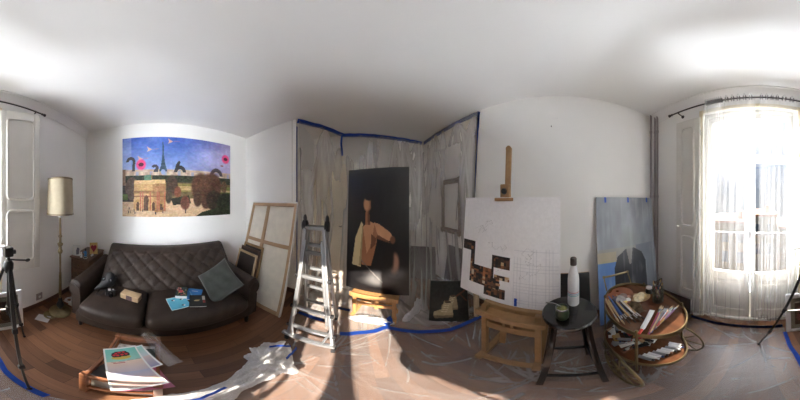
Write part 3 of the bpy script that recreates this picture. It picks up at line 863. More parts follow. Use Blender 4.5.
bm = bm_new(); cyl(bm, (.035, 0, .066), (.035, 0, .075), .009); box(bm, (-.01, 0, .074), (.03, .03, .014)); obj('top_controls', bm, M['pipe'], t, world=False)
bm = bm_new(); tube(bm, [(-.058, 0, .05), (-.11, -.03, .012), (-.16, .02, .006), (-.12, .09, .006), (0, .1, .006), (.09, .06, .012), (.058, 0, .05)], .005, 6); obj('strap', bm, M['rubber'], t, world=False)

# ------------------------------------------------------------------ cabinet left of the sofa with small things
K = thing('drawer_cabinet', 'narrow brown wooden drawer cabinet in the corner beside the sofa', 'cabinet', (-1.91, -1.16, 0))
cx0, cx1, cy0, cy1, cz = -2.19, -1.63, -1.34, -1.0, .66
bm = bm_new(); boxm(bm, (cx0, cy0, .05), (cx1 - .02, cy1, cz - .02)); obj('cabinet_body', bm, M['cab_wood'], K, bevel=.004)
bm = bm_new(); boxm(bm, (cx0 - .005, cy0 - .012, cz - .02), (cx1 + .008, cy1 + .012, cz)); obj('cabinet_top', bm, M['cab_wood'], K, bevel=.005)
for k in range(4):
    z0 = .075 + k * .14
    bm = bm_new(); boxm(bm, (cx1 - .02, cy0 + .015, z0), (cx1, cy1 - .015, z0 + .13)); d = obj('drawer', bm, M['cab_wood'], K, bevel=.004)
    bm = bm_new(); lathe(bm, [(.006, 0), (.006, .01), (.013, .018), (.010, .026), (0, .028)], (cx1, (cy0 + cy1) / 2, z0 + .065), 14, frame_of(V((1, 0, 0)))); obj('knob', bm, M['dull_brass'], d)
for x in (cx0 + .03, cx1 - .05):
    for y in (cy0 + .03, cy1 - .03): bm = bm_new(); boxm(bm, (x - .018, y - .018, 0), (x + .018, y + .018, .05)); obj('foot', bm, M['cab_wood'], K)
px = Pix(48, 60, (206, 176, 112)); px.noise(8, 12)
px.ell(.33, .38, .2, .17, (140, 20, 48)); px.ell(.67, .38, .2, .17, (140, 20, 48)); px.poly([(.145, .45), (.855, .45), (.5, .86)], (140, 20, 48)); px.noise(16, 8)
t = thing('heart_plaque', 'wooden plaque with a dark red heart on the drawer cabinet', 'plaque', (-1.92, -1.06, cz), rot=Euler((-.12, 0, yaw(.8, .55))))
picture('plaque_board', px, .135, .175, .012, t, edge=(170, 140, 90))
px = Pix(40, 60, (210, 212, 212)); px.noise(4, 6); px.poly([(.6, .2), (.9, .3), (.85, .8), (.5, .9), (.45, .5)], (96, 100, 116)); px.ell(.72, .3, .1, .1, (70, 74, 92)); px.noise(9, 8)
t = thing('greeting_card', 'white card with a grey figure standing on the drawer cabinet corner', 'card', (-1.70, -1.27, cz), rot=Euler((-.10, 0, yaw(.9, .25))))
picture('card_face', px, .13, .16, .003, t)
def figurine(label, x, y, mat, s, hat):
    t = thing('figurine', label, 'figurine', (x, y, cz))
    bm = bm_new(); lathe(bm, [(0, 0), (.022 * s, 0), (.024 * s, .006 * s), (.012 * s, .02 * s), (.02 * s, .045 * s), (.016 * s, .06 * s), (.006 * s, .068 * s), (0, .07 * s)], (x, y, cz), 16); obj('body', bm, mat, t)
    bm = bm_new(); ellipsoid(bm, (x, y, cz + .078 * s), (.014 * s, .014 * s, .016 * s), None, 14, 10); obj('head', bm, hat, t)
    for e, zz in ((-1, .05), (1, .03)):
        bm = bm_new(); tube(bm, [(x, y + e * .014 * s, cz + .052 * s), (x + .012 * s, y + e * .03 * s, cz + .04 * s), (x + .022 * s, y + e * .02 * s, cz + zz * s)], .005 * s, 6); obj('arm', bm, mat, t)
figurine('tall blue figurine between the white card and heart plaque on the cabinet', -1.78, -1.14, M['blue'], 1.25, M['black'])
figurine('small white figurine beside the white card on the cabinet', -1.70, -1.17, M['white_gloss'], .9, M['white_gloss'])
t = thing('trinket_dish', 'small dark dish at the front corner of the cabinet top', 'dish', (-1.68, -1.08, cz))
bm = bm_new(); lathe(bm, [(0, 0), (.02, 0), (.035, .018), (.031, .018), (.018, .005), (0, .005)], (-1.68, -1.08, cz), 20); obj('bowl', bm, M['far_window'], t)
bm = bm_new(); tube(bm, [(-1.68 + .034 * math.cos(2 * PI * i / 20), -1.08 + .034 * math.sin(2 * PI * i / 20), cz + .018) for i in range(20)], .002, 6, closed=True); obj('rim', bm, M['white_gloss'], t)
t = thing('ornament_car', 'tiny white model car in front of the heart plaque on the cabinet', 'toy car', (-1.82, -1.035, cz))
bm = bm_new(); rbox(bm, (-1.82, -1.035, cz + .018), (.06, .026, .016), .004); rbox(bm, (-1.825, -1.035, cz + .03), (.032, .022, .014), .005); obj('car_body', bm, M['white_gloss'], t)
for dx in (-.018, .018):
    for yy in (-1.05, -1.024): bm = bm_new(); cyl(bm, (-1.82 + dx, yy, cz + .008), (-1.82 + dx, yy + .005, cz + .008), .008, seg=12); obj('wheel', bm, M['rubber'], t)

# ------------------------------------------------------------------ floor lamp
LX, LY = -1.19, -1.15
t = thing('floor_lamp', 'brass floor lamp with beige drum shade beside the cabinet', 'floor lamp', (LX, LY, 0))
bm = bm_new(); lathe(bm, [(0, 0), (.145, 0), (.148, .008), (.142, .016), (.12, .022), (.06, .032), (.03, .045), (.022, .06), (0, .06)], (LX, LY, 0), 40); obj('base', bm, M['brass'], t)
bm = bm_new(); lathe(bm, [(0, .06), (.022, .06), (.03, .08), (.048, .11), (.05, .14), (.036, .165), (.026, .19), (.03, .21), (.022, .24), (0, .24)], (LX, LY, 0), 24); obj('black_collar', bm, M['black'], t)
bm = bm_new(); cyl(bm, (LX, LY, .24), (LX, LY, .98), .014, .013, 18)
lathe(bm, [(.014, .86), (.03, .88), (.034, .90), (.022, .92), (.02, .95), (.036, .97), (.04, .985), (.018, 1.0), (.016, 1.05), (.026, 1.07), (.016, 1.09), (.012, 1.3)], (LX, LY, 0), 24)
obj('pole', bm, M['brass'], t)
bm = bm_new(); cyl(bm, (LX, LY, .30), (LX, LY, .62), .022, .018, 18); obj('pole_sleeve', bm, M['dull_brass'], t)
bm = bm_new(); cyl(bm, (LX, LY, 1.28), (LX, LY, 1.36), .02); lathe(bm, [(0, 1.36), (.014, 1.36), (.03, 1.42), (.03, 1.45), (.018, 1.48), (0, 1.485)], (LX, LY, 0), 18); obj('bulb_holder', bm, M['white_gloss'], t)
bm = bm_new(); sheet(bm, lambda u, v: (LX + (.172 - .012 * v) * math.cos(2 * PI * u), LY + (.172 - .012 * v) * math.sin(2 * PI * u), 1.315 + .385 * v), 56, 1, close_u=True)
sh = obj('lamp_shade', bm, M['shade'], t, smooth=60, recalc=False)
for z, r in ((1.322, .172), (1.692, .160)): bm = bm_new(); lathe(bm, [(r, z - .008), (r + .0025, z - .008), (r + .0025, z + .008), (r, z + .008)], (LX, LY, 0), 56, closed=True); obj('shade_trim', bm, M['shade_trim'], sh)
bm = bm_new()
for k in range(3): cyl(bm, (LX, LY, 1.50), (LX + .16 * math.cos(k * 2.094), LY + .16 * math.sin(k * 2.094), 1.69), .002, seg=6)
obj('shade_spider', bm, M['brass'], t)
# power strip, cables, loose bits on the floor by the lamp
t = thing('power_strip', 'white power strip with coiled cable on the floor between lamp and sofa', 'power strip', (-1.42, -1.10, 0))
bm = bm_new(); rbox(bm, (-1.40, -1.06, .022), (.06, .22, .044), .008); obj('strip_body', bm, M['white_gloss'], t)
bm = bm_new()
pts = []
for i in range(60):
    a = i * .42; r = .055 + .02 * math.sin(i * .9)
    pts.append((-1.46 + r * math.cos(a) + .02 * math.sin(i * .2), -1.22 + r * math.sin(a), .008 + .012 * (i / 60) + .006 * math.sin(i * 1.3)))
pts.append((-1.42, -1.17, .02)); tube(bm, pts, .0045, 6); obj('cable', bm, M['white_gloss'], t)
bm = bm_new(); box(bm, (-1.40, -1.0, .06), (.04, .04, .04)); obj('plug', bm, M['white_gloss'], t, bevel=.006)
bm = bm_new(); box(bm, (-.93, -1.18, .003), (.12, .16, .004), Matrix.Rotation(.5, 3, 'Z')); tag(obj('paper_sheet', bm, M['pipe']), 'grey card lying on bare floor below the wall outlet', 'card')
t = thing('brass_plate', 'dull brass round plate on the floor left of the lamp base', 'plate', (-1.04, -1.19, 0))
bm = bm_new(); lathe(bm, [(0, 0), (.05, 0), (.085, .012), (.083, .014), (.05, .004), (0, .004)], (-1.04, -1.17, 0), 28); obj('plate_dish', bm, M['dull_brass'], t)
bm = bm_new(); tube(bm, [(-1.04 + .085 * math.cos(2 * PI * i / 28), -1.17 + .085 * math.sin(2 * PI * i / 28), .013) for i in range(28)], .003, 6, closed=True); obj('rim', bm, M['dull_brass'], t)

# ------------------------------------------------------------------ camera tripod
HX, HY, HZ = -.335, -.80, 1.08
T = thing('camera_tripod', 'black camera tripod with phone clamp in front of the open shutter', 'tripod', (HX, HY, 0))
for i, (fx, fy) in enumerate(((-.27, -.43), (-.005, -1.06), (-.585, -1.02))):
    h = V((HX, HY, HZ)); f = V((fx, fy, .012)); d = (f - h).normalized(); h = h + d * .02 + V((d.x, d.y, 0)) * .06
    L3 = (f - h).length; d = (f - h).normalized()
    bm = bm_new(); bar(bm, h, h + d * L3 * .40, .024, .02); lg = obj('leg', bm, M['black'], T, bevel=.003)
    bm = bm_new(); bar(bm, h + d * L3 * .38, h + d * L3 * .72, .018, .015); bar(bm, h + d * L3 * .70, f, .012, .010); obj('lower_leg', bm, M['black'], lg)
    for k in (.39, .71): bm = bm_new(); bar(bm, h + d * L3 * (k - .015), h + d * L3 * (k + .02), .032, .028); obj('leg_lock', bm, M['rubber'], lg, bevel=.004)
    bm = bm_new(); ellipsoid(bm, f, (.014, .014, .012), None, 12, 8); obj('rubber_foot', bm, M['rubber'], lg)
    bm = bm_new(); bar(bm, (HX, HY, .72), h + d * L3 * .40, .012, .006); obj('brace', bm, M['black'], T)
bm = bm_new(); cyl(bm, (HX, HY, .66), (HX, HY, 1.14), .012); cyl(bm, (HX, HY, .70), (HX, HY, .75), .02); obj('centre_column', bm, M['black'], T)
bm = bm_new(); lathe(bm, [(0, 1.03), (.026, 1.03), (.036, 1.06), (.036, 1.09), (.022, 1.11), (0, 1.11)], (HX, HY, 0), 18); obj('leg_hub', bm, M['black'], T)
bm = bm_new(); rbox(bm, (HX, HY, 1.165), (.06, .05, .06), .008); cyl(bm, (HX - .05, HY + .005, 1.16), (HX + .04, HY, 1.16), .014); obj('pan_head', bm, M['black'], T)
bm = bm_new(); cyl(bm, (HX, HY, 1.115), (HX - .12, HY + .035, 1.10), .006); ellipsoid(bm, (HX - .13, HY + .038, 1.1), (.02, .011, .011)); obj('pan_handle', bm, M['black'], T)
bm = bm_new(); box(bm, (HX + .04, HY - .01, 1.17), (.02, .05, .05)); box(bm, (HX + .065, HY - .012, 1.196), (.09, .03, .008), Matrix.Rotation(.1, 3, 'Y')); obj('phone_clamp', bm, M['white_gloss'], T, bevel=.002)

# ------------------------------------------------------------------ white framed picture on the floor under the shutter
px = Pix(40, 56, (214, 204, 200)); px.rect(.16, .14, .84, .86, (120, 92, 92)); px.noise(9, 22, mask=(px.X > .16) & (px.X < .84) & (px.Y > .14) & (px.Y < .86), chroma=12)
px.ell(.55, .55, .22, .24, (52, 44, 48)); px.ell(.3, .35, .08, .1, (206, 120, 130)); px.ell(.28, .6, .07, .12, (190, 110, 120)); px.ell(.55, .32, .1, .08, (40, 34, 38))
t = thing('framed_picture', 'white framed picture with a dark figure leaning under the open shutter', 'picture', (-.475, -1.20, 0), rot=Euler((-.12, 0, yaw(.10, 1))))
o = picture('picture_print', px, .31, .43, .004, t); o.location = (0, .004, .05)
bm = bm_new(); w, h, b = .40, .53, .05
for lo, hi in (((-w / 2, 0, 0), (-w / 2 + b, .025, h)), ((w / 2 - b, 0, 0), (w / 2, .025, h)), ((-w / 2 + b, 0, 0), (w / 2 - b, .025, b)), ((-w / 2 + b, 0, h - b), (w / 2 - b, .025, h))): boxm(bm, lo, hi)
obj('frame', bm, M['white_gloss'], t, world=False, bevel=.006)
bm = bm_new(); boxm(bm, (-w / 2 + b, .003, b), (w / 2 - b, .0035, h - b)); obj('glazing', bm, M['jar_glass'], t, world=False)

# ------------------------------------------------------------------ city park painting over the sofa
PWD, PHT = 2.03, 1.21
A = Pix(250, 150, (96, 130, 200))
A.vgrad(0, .47, (60, 96, 186), (150, 170, 215))
tR = np.clip((A.X - .5) / .45, 0, 1)[..., None]
skyR = np.array((170, 150, 196)) * (1 - A.Y[..., None] * .3) + 20
A.a = A.a * (1 - tR * .85) + skyR * tR * .85
A.noise(4, 26, 4, A.Y < .47); 
st = smooth_noise(250, 150, 3, 4); st = np.clip((np.roll(st, 20, 1) - .52) * 6, 0, 1) * (A.Y < .45); A.put(st * .35, (205, 205, 226))
# horizon roofs
A.rect(0, .43, 1, .53, (196, 172, 150)); A.noise(30, 26, 2, (A.Y > .42) & (A.Y < .53))
for k in range(26): A.rect(k * .04, .44 + .02 * rng.rand(), k * .04 + .025, .52, [(150, 160, 190), (214, 196, 170), (176, 150, 130)][k % 3], .8)
# iron lattice tower
A.poly([(.350, .07), (.357, .07), (.362, .25), (.372, .36), (.392, .455), (.318, .455), (.340, .36), (.346, .25)], (58, 84, 104)); A.ell(.355, .46, .018, .035, (150, 165, 205))
A.rect(.338, .355, .372, .368, (44, 66, 84))
# curled tentacle arches
def arch(cx, cy, r, wdt, a0, a1, col):
    ang = np.arctan2(-(A.Y - cy) * .6, A.X - cx); d = np.hypot(A.X - cx, (A.Y - cy) * .6)
    A.put((abs(d - r) < wdt) & (ang > a0) & (ang < a1), col)
arch(.075, .33, .030, .012, -.4, PI, (70, 68, 74)); A.poly([(.092, .32), (.112, .32), (.112, .45), (.085, .45)], (70, 68, 74))
arch(.285, .42, .022, .011, -.2, 2.6, (72, 68, 78)); A.poly([(.295, .40), (.315, .42), (.31, .46), (.27, .46), (.28, .43)], (72, 68, 78))
arch(.50, .46, .038, .014, 0, PI, (58, 54, 58)); A.poly([(.45, .46), (.475, .46), (.505, .33), (.49, .31), (.465, .36)], (58, 54, 58))
arch(.845, .49, .052, .014, .1, PI - .1, (70, 60, 66)); arch(.845, .49, .066, .004, .1, PI - .1, (96, 86, 92))
A.put((np.hypot(A.X - .845, (A.Y - .49) * .6) < .036) & (A.Y < .49), (150, 140, 160))
# flying planes, pink spots
for cx, cy in ((.235, .17), (.155, .29), (.415, .06)):
    A.poly([(cx - .02, cy - .04), (cx + .025, cy), (cx - .02, cy + .035), (cx - .008, cy)], (214, 172, 150)); A.line(cx + .03, cy, cx + .08, cy - .005, .004, (196, 120, 120), .5)
for cx, cy, r in ((.165, .365, .042), (.945, .225, .04)):
    A.ell(cx, cy, r, r * 1.6, (236, 74, 130), .95, .15); A.ell(cx, cy, r * .55, r * .6, (70, 26, 46), .9)
A.ell(.905, .33, .016, .012, (150, 96, 90))
# tree belt and gardens
A.rect(0, .50, 1, .60, (44, 52, 36)); A.noise(40, 22, 3, (A.Y > .49) & (A.Y < .61))
A.rect(0, .59, 1, .80, (112, 98, 66)); A.rect(.42, .60, .62, .70, (140, 130, 76)); A.rect(.46, .63, .62, .68, (196, 170, 120)); A.rect(.88, .62, 1, .72, (110, 120, 60)); A.rect(.88, .67, 1, .695, (190, 172, 130))
A.noise(24, 20, 3, (A.Y > .59) & (A.Y < .82))
A.rect(0, .78, 1, 1, (206, 174, 140)); A.noise(5, 12, 3, A.Y > .78)
A.rect(0, .62, .14, .82, (60, 54, 50)); A.ell(.085, .66, .06, .14, (92, 74, 62)); A.rect(0, .73, .05, .80, (84, 100, 50)); A.rect(.0, .42, .03, .62, (130, 104, 84))
def tree(cx, cy, rx, ry, c):
    A.ell(cx, cy, rx, ry, c, 1, .12)
    for _ in range(14): A.ell(cx + rng.uniform(-.7, .7) * rx, cy + rng.uniform(-.7, .7) * ry, rx * .22, ry * .22, tuple(np.array(c) * rng.uniform(.75, 1.3)), .5, .4)
tree(.43, .62, .05, .12, (74, 56, 46)); tree(.40, .74, .03, .10, (70, 60, 44)); tree(.48, .70, .03, .07, (124, 76, 54))
A.poly([(.42, .78), (.58, .74), (.60, .84), (.44, .86)], (38, 42, 30))
tree(.70, .63, .10, .17, (92, 62, 46)); tree(.80, .62, .10, .17, (86, 58, 44)); tree(.74, .80, .05, .11, (84, 58, 44)); tree(.82, .80, .08, .13, (58, 46, 36)); tree(.66, .78, .04, .10, (80, 58, 46)); tree(.94, .83, .09, .13, (40, 44, 32)); tree(.93, .62, .03, .08, (98, 78, 56))
A.poly([(.64, 1), (.70, .95), (.85, .90), (1, .89), (1, 1)], (44, 50, 32)); A.rect(.545, .80, .552, .96, (50, 38, 30)); tree(.545, .83, .042, .085, (104, 64, 50))
# triumphal arch
c1, c2, c3 = (196, 156, 106), (164, 122, 80), (90, 62, 42)
A.poly([(.105, .57), (.375, .57), (.375, .93), (.10, .93)], c1); A.poly([(.26, .57), (.375, .57), (.375, .93), (.28, .95)], c2)
A.poly([(.11, .56), (.37, .55), (.375, .60), (.105, .61)], (214, 180, 130)); A.rect(.10, .69, .38, .72, (150, 112, 76)); A.rect(.105, .75, .375, .76, (140, 100, 70))
A.rect(.19, .80, .23, .93, c3); A.ell(.21, .80, .021, .06, c3); A.rect(.125, .85, .15, .93, c3); A.ell(.138, .85, .013, .03, c3); A.rect(.26, .85, .285, .93, c3); A.ell(.272, .85, .013, .03, c3); A.rect(.33, .85, .35, .92, c3)
for x in (.155, .175, .24, .30, .315, .365): A.rect(x, .70, x + .008, .93, (176, 96, 76))
A.noise(50, 16, 2, (A.X > .1) & (A.X < .38) & (A.Y > .55) & (A.Y < .94))
A.poly([(.19, .56), (.195, .50), (.25, .49), (.258, .56)], (88, 124, 100)); A.rect(.255, .47, .262, .55, (180, 140, 70))
for _ in range(16): 
    x, y = rng.uniform(.04, .38), rng.uniform(.90, .98); A.rect(x, y - .03, x + .006, y, (60, 52, 56))
A.noise(90, 20, 2, A.Y > .5); A.noise(45, 14, 3, chroma=8); A.noise(12, 10, 3)
t = thing('city_park_painting', 'large unframed painting of a city park with tower and triumphal arch above the sofa', 'painting', (XL + .035, .385, 1.225), rot=Euler((0, 0, yaw(1, 0))))
picture('painted_canvas', A, PWD, PHT, .03, t)

# ------------------------------------------------------------------ big canvas turned to the wall, small frames behind the sofa arm
t = thing('stretched_canvas', 'large stretched canvas showing its linen back and wooden bars beside the ladder', 'canvas', (-1.37, 1.235, 0), rot=Euler((-.33, 0, yaw(0, -1))))
w, h = .98, 1.52
bm = bm_new(); boxm(bm, (-w / 2, .022, 0), (w / 2, .03, h)); obj('linen', bm, M['linen'], t, world=False)
def stbar(nm, lo, hi):
    bm = bm_new(); boxm(bm, lo, hi); obj(nm, bm, M['stretcher'], t, world=False, bevel=.002)
b = .055
stbar('stretcher_bar', (-w / 2 + .004, 0, .004), (-w / 2 + b, .022, h - .004)); stbar('stretcher_bar', (w / 2 - b, 0, .004), (w / 2 - .004, .022, h - .004))
stbar('stretcher_bar', (-w / 2 + b, 0, .004), (w / 2 - b, .022, b)); stbar('stretcher_bar', (-w / 2 + b, 0, h - b), (w / 2 - b, .022, h - .004))
stbar('cross_bar', (-.03 - .08, .002, b), (.03 - .08, .022, h - b)); stbar('cross_bar', (-w / 2 + b, .004, h * .60), (-.11, .021, h * .60 + .05)); stbar('cross_bar', (-.05, .004, h * .60), (w / 2 - b, .021, h * .60 + .05))
bm = bm_new()
for lo, hi in (((-w / 2 - .003, -.002, 0), (-w / 2 + .012, .031, h)), ((w / 2 - .012, -.002, 0), (w / 2 + .003, .031, h)), ((-w / 2 + .012, -.002, h - .012), (w / 2 - .012, .031, h + .003))): boxm(bm, lo, hi)
obj('canvas_fold', bm, M['white_edge'], t, world=False)
fm = [pm('old_gold_frame', (150, 122, 84), .5, var=.2), pm('dark_frame_wood', (74, 56, 46), .5, var=.2), pm('pale_frame_wood', (176, 152, 118), .6, var=.15)]
lbl = ['pale wooden picture frame behind the sofa arm, nearest the sofa in its stack', 'dark brown picture frame in the middle of the stack behind the sofa arm', 'old gold picture frame at the rear of the stack behind the sofa arm']
for k in range(3):
    t = thing('picture_frame', lbl[k], 'frame', (-1.63 + .02 * k, 1.135 + .030 * k, 0), rot=Euler((-.33, 0, yaw(0, -1))), group='small frames stacked behind the sofa arm')
    w, h, b = .46, .76 + .055 * k, .035
    bm = bm_new()
    for lo, hi in (((-w / 2, 0, 0), (-w / 2 + b, .025, h)), ((w / 2 - b, 0, 0), (w / 2, .025, h)), ((-w / 2 + b, 0, 0), (w / 2 - b, .025, b)), ((-w / 2 + b, 0, h - b), (w / 2 - b, .025, h))): boxm(bm, lo, hi)
    obj('frame_moulding', bm, fm[[2, 1, 0][k]], t, world=False, bevel=.004)
    bm = bm_new(); boxm(bm, (-w / 2 + b - .004, .012, b - .004), (w / 2 - b + .004, .018, h - b + .004)); obj('backing', bm, M['dark_canvas'], t, world=False)

# ------------------------------------------------------------------ folding aluminium ladder
Ld = thing('folding_ladder', 'aluminium multi position folding ladder standing open near the dark painting', 'ladder', (-.42, 1.22, 0))
FL, FR, TL, TR_ = V((-.615, 1.0, .02)), V((-.185, .955, .02)), V((-.495, 1.17, 1.24)), V((-.305, 1.16, 1.24))
BL, BR, = V((-.66, 1.52, .02)), V((-.25, 1.47, .02))
def rail(nm, a, b, w=.026, d=.055):
    bm = bm_new(); bar(bm, a, b, w, d, up=V((0, 1, 0))); return obj(nm, bm, M['alu'], Ld, bevel=.003)
up_off = V((0, .035, 0))
rails = [rail('front_rail', FL, TL - up_off), rail('front_rail', FR, TR_ - up_off), rail('rear_rail', BL, TL + up_off), rail('rear_rail', BR, TR_ + up_off)]
# inner telescoping sections
for a, b, r in ((FL, TL - up_off, rails[0]), (FR, TR_ - up_off, rails[1])):
    bm = bm_new(); i = V((.022 if a.x < -.4 else -.022, -.02, 0)); bar(bm, a.lerp(b, .30) + i, a.lerp(b, .93) + i, .02, .045, up=V((0, 1, 0))); obj('inner_rail', bm, M['alu'], r, bevel=.002)
def rung(a0, a1, b0, b1, f, nm, lock=False):
    p, q = a0.lerp(a1, f), b0.lerp(b1, f)
    bm = bm_new(); bar(bm, p, q, .035, .03, up=V((0, 0, 1))); r = obj(nm, bm, M['alu'], Ld, bevel=.004)
    if lock:
        for s, o in ((p, -1), (q, 1)):
            bm = bm_new(); c = s + V((o * .022, -.012, 0)); cyl(bm, c - V((.014, 0, 0)), c + V((.014, 0, 0)), .02, seg=12); obj('lock_knob', bm, M['rubber'], r)
for f, l in ((.17, True), (.38, True), (.66, True), (.84, False)): rung(FL, TL - up_off, FR, TR_ - up_off, f, 'rung', l)
for f in (.20, .42, .64, .86): rung(BL, TL + up_off, BR, TR_ + up_off, f, 'rear_rung')
bm = bm_new(); bar(bm, TL + V((0, 0, .005)), TR_ + V((0, 0, .005)), .09, .03, up=V((0, 0, 1))); obj('top_step', bm, M['alu'], Ld, bevel=.004)
for p in (TL, TR_):
    bm = bm_new(); s = -1 if p is TL else 1
    c = p + V((s * .02, 0, .02)); cyl(bm, c - V((.02, 0, 0)), c + V((.02, 0, 0)), .042, seg=20); ellipsoid(bm, c + V((0, 0, .055)), (.018, .018, .035)); obj('hinge', bm, M['rubber'], Ld)
for p in (FL, FR, BL, BR):
    bm = bm_new(); rbox(bm, p + V((0, 0, .012)), (.036, .07, .06), .006); obj('rubber_foot', bm, M['rubber'], Ld)
p, q = FL.lerp(FR, -.08) + V((0, -.03, .10)), FL.lerp(FR, 1.04) + V((0, -.03, .10))
bm = bm_new(); bar(bm, p, q, .045, .03, up=V((0, 0, 1))); obj('stabiliser_bar', bm, M['alu'], Ld, bevel=.003)
m = p.lerp(q, .5)
for e, z in ((p, FL.lerp(TL, .26)), (q, FR.lerp(TR_, .26))):
    bm = bm_new(); bar(bm, m.lerp(e, .55), e.lerp(z, .0) + V((0, -.01, .0)) + (z - e) * .9, .018, .012); obj('diagonal_brace', bm, M['alu'], Ld)

# ------------------------------------------------------------------ dark figure painting on a low easel (plain generic stand-in)
P = Pix(110, 190, (20, 19, 21)); P.noise(4, 9, 4); P.ell(.62, .22, .35, .2, (34, 33, 38), .5, .8)
skin, sk2, sk3 = (206, 152, 112), (168, 112, 78), (116, 72, 50)
P.poly([(.25, .46), (.40, .41), (.54, .43), (.50, .58), (.42, .76), (.26, .76)], sk2)                  # torso mass
P.poly([(.28, .45), (.38, .40), (.47, .42), (.42, .58), (.35, .66)], skin)
P.poly([(.325, .31), (.38, .32), (.40, .43), (.315, .43)], sk3); P.poly([(.325, .31), (.355, .32), (.36, .43), (.315, .43)], sk2)
P.ell(.352, .272, .070, .056, sk2, 1, .12); P.ell(.335, .278, .045, .047, skin, 1, .25)
P.ell(.375, .222, .075, .026, (26, 20, 20), 1, .2); P.ell(.435, .27, .030, .055, (26, 20, 20), 1, .3)
P.poly([(.46, .41), (.54, .42), (.72, .48), (.77, .525), (.70, .545), (.52, .50)], skin); P.poly([(.52, .50), (.70, .545), (.72, .56), (.50, .53)], sk3)
P.ell(.755, .535, .04, .03, sk3, 1, .2)
P.poly([(.25, .41), (.28, .43), (.25, .78), (.10, .77), (.15, .54)], (214, 196, 150)); P.poly([(.27, .43), (.285, .45), (.255, .77), (.22, .77)], (170, 150, 108))
P.poly([(.42, .50), (.50, .53), (.49, .58), (.41, .62)], sk3)
P.ell(.78, .72, .075, .085, (128, 84, 66), 1, .25); P.ell(.80, .70, .045, .06, (186, 138, 112), .9, .4); P.ell(.70, .68, .07, .11, (22, 17, 17), 1, .3)
P.line(.26, .72, .60, .89, .006, (120, 112, 108), .7)
sm0 = smooth_noise(110, 190, 5, 3)
for cx, cy, rx, ry in ((.45, .86, .10, .05), (.60, .865, .14, .04), (.75, .83, .14, .04), (.84, .79, .10, .035), (.55, .90, .22, .03)): P.ell(cx, cy, rx, ry, (176, 174, 172), .38, .9)  # sun glare on the varnish, painted into the picture as pale wisps
P.noise(14, 7, 3)
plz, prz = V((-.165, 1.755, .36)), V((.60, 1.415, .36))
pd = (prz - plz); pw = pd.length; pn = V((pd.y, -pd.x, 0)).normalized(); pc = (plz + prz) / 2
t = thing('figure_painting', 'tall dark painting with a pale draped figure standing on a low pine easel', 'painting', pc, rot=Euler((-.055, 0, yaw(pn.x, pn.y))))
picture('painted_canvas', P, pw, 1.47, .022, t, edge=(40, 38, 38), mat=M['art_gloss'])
E = thing('low_easel', 'low pine easel shelf holding the tall dark painting', 'easel', V((pc.x, pc.y, 0)), rz=yaw(pn.x, pn.y))
def eb(nm, lo, hi, mat=M['pine'], bev=.004):
    bm = bm_new(); boxm(bm, lo, hi); return obj(nm, bm, mat, E, world=False, bevel=bev)
eb('tray', (-.30, -.11, .325), (.30, .06, .355)); eb('tray_lip', (-.30, -.13, .325), (.30, -.11, .385))
eb('apron', (-.28, -.10, .20), (.28, -.075, .235)); eb('post', (-.27, -.10, .03), (-.225, -.06, .325)); eb('post', (.225, -.10, .03), (.27, -.06, .325)); eb('post', (-.02, -.10, .235), (.02, -.07, .325))
eb('foot', (-.28, -.17, 0), (-.22, .30, .03)); eb('foot', (.22, -.17, 0), (.28, .30, .03)); eb('cross_bar', (-.22, .20, .0), (.22, .24, .03))
bm = bm_new(); R_ = Matrix.Rotation(-.30, 3, 'X'); box(bm, (0, .145, .40), (.05, .03, .72), R_); obj('rear_mast', bm, M['pine'], E, world=False, bevel=.004)
eb('ratchet_block', (.10, -.135, .355), (.20, -.115, .40)); 

# ------------------------------------------------------------------ things standing behind the polythene on the right of the alcove
# ornate empty frame hung on the right wall
t = thing('ornate_frame', 'empty ornate bronze picture frame hung on the right wall behind the polythene', 'frame', (XR - .035, 1.66, .98), rot=Euler((.0, 0, yaw(-1, 0))))
w, h, b = .50, .80, .075
def ornate(nm, pts):
    bm = bm_new()
    prof = [(0, 0), (-.0, -.018), (.018, -.028), (.032, -.016), (.048, -.03), (.066, -.012), (b, -.004), (b, .0)]
    rings = []
    cs = [(-1, -1), (1, -1), (1, 1), (-1, 1)]
    for sx, sz in cs:
        rings.append([bm.verts.new((sx * (w / 2 - (o)), y, h / 2 + sz * (h / 2 - o))) for o, y in prof])
    for k in range(4):
        a, c = rings[k], rings[(k + 1) % 4]
        for i in range(len(prof) - 1): bm.faces.new((a[i], c[i], c[i + 1], a[i + 1]))
        bm.faces.new((a[-1], c[-1], c[0], a[0]))
    return obj(nm, bm, M['bronze'], t, world=False, smooth=30)
fr = ornate('frame_moulding', None)
for sx, sz in ((-1, 0), (1, 0), (1, 1), (-1, 1)):
    bm = bm_new(); c = V((sx * (w / 2 - .03), -.022, sz * (h - .06) + .03))
    for k in range(5): ellipsoid(bm, c + V((.028 * math.cos(k * 1.257), -.006, .028 * math.sin(k * 1.257))), (.022, .012, .022), None, 10, 7)
    ellipsoid(bm, c, (.02, .02, .02), None, 10, 7); obj('corner_ornament', bm, M['bronze'], fr, world=False)
# dark canvases in the corner
dk = [('wide dark canvas leaning in the far corner behind the polythene', (1.20, 2.26), .62, .62, (-.6, -.8), -.24),
      ('tall dark canvas leaning on the right wall below the ornate frame behind the polythene', (1.345, 1.50), .44, .78, (-1, -.05), -.19)]
for lb, (x, y), w, h, n, ln in dk:
    t = thing('leaning_canvas', lb, 'canvas', (x, y, .02), rot=Euler((ln, 0, yaw(*n))))
    px = Pix(24, 30, (62, 50, 54)); px.noise(3, 10)
    picture('canvas_face', px, w, h, .02, t, edge=(120, 112, 110)); 
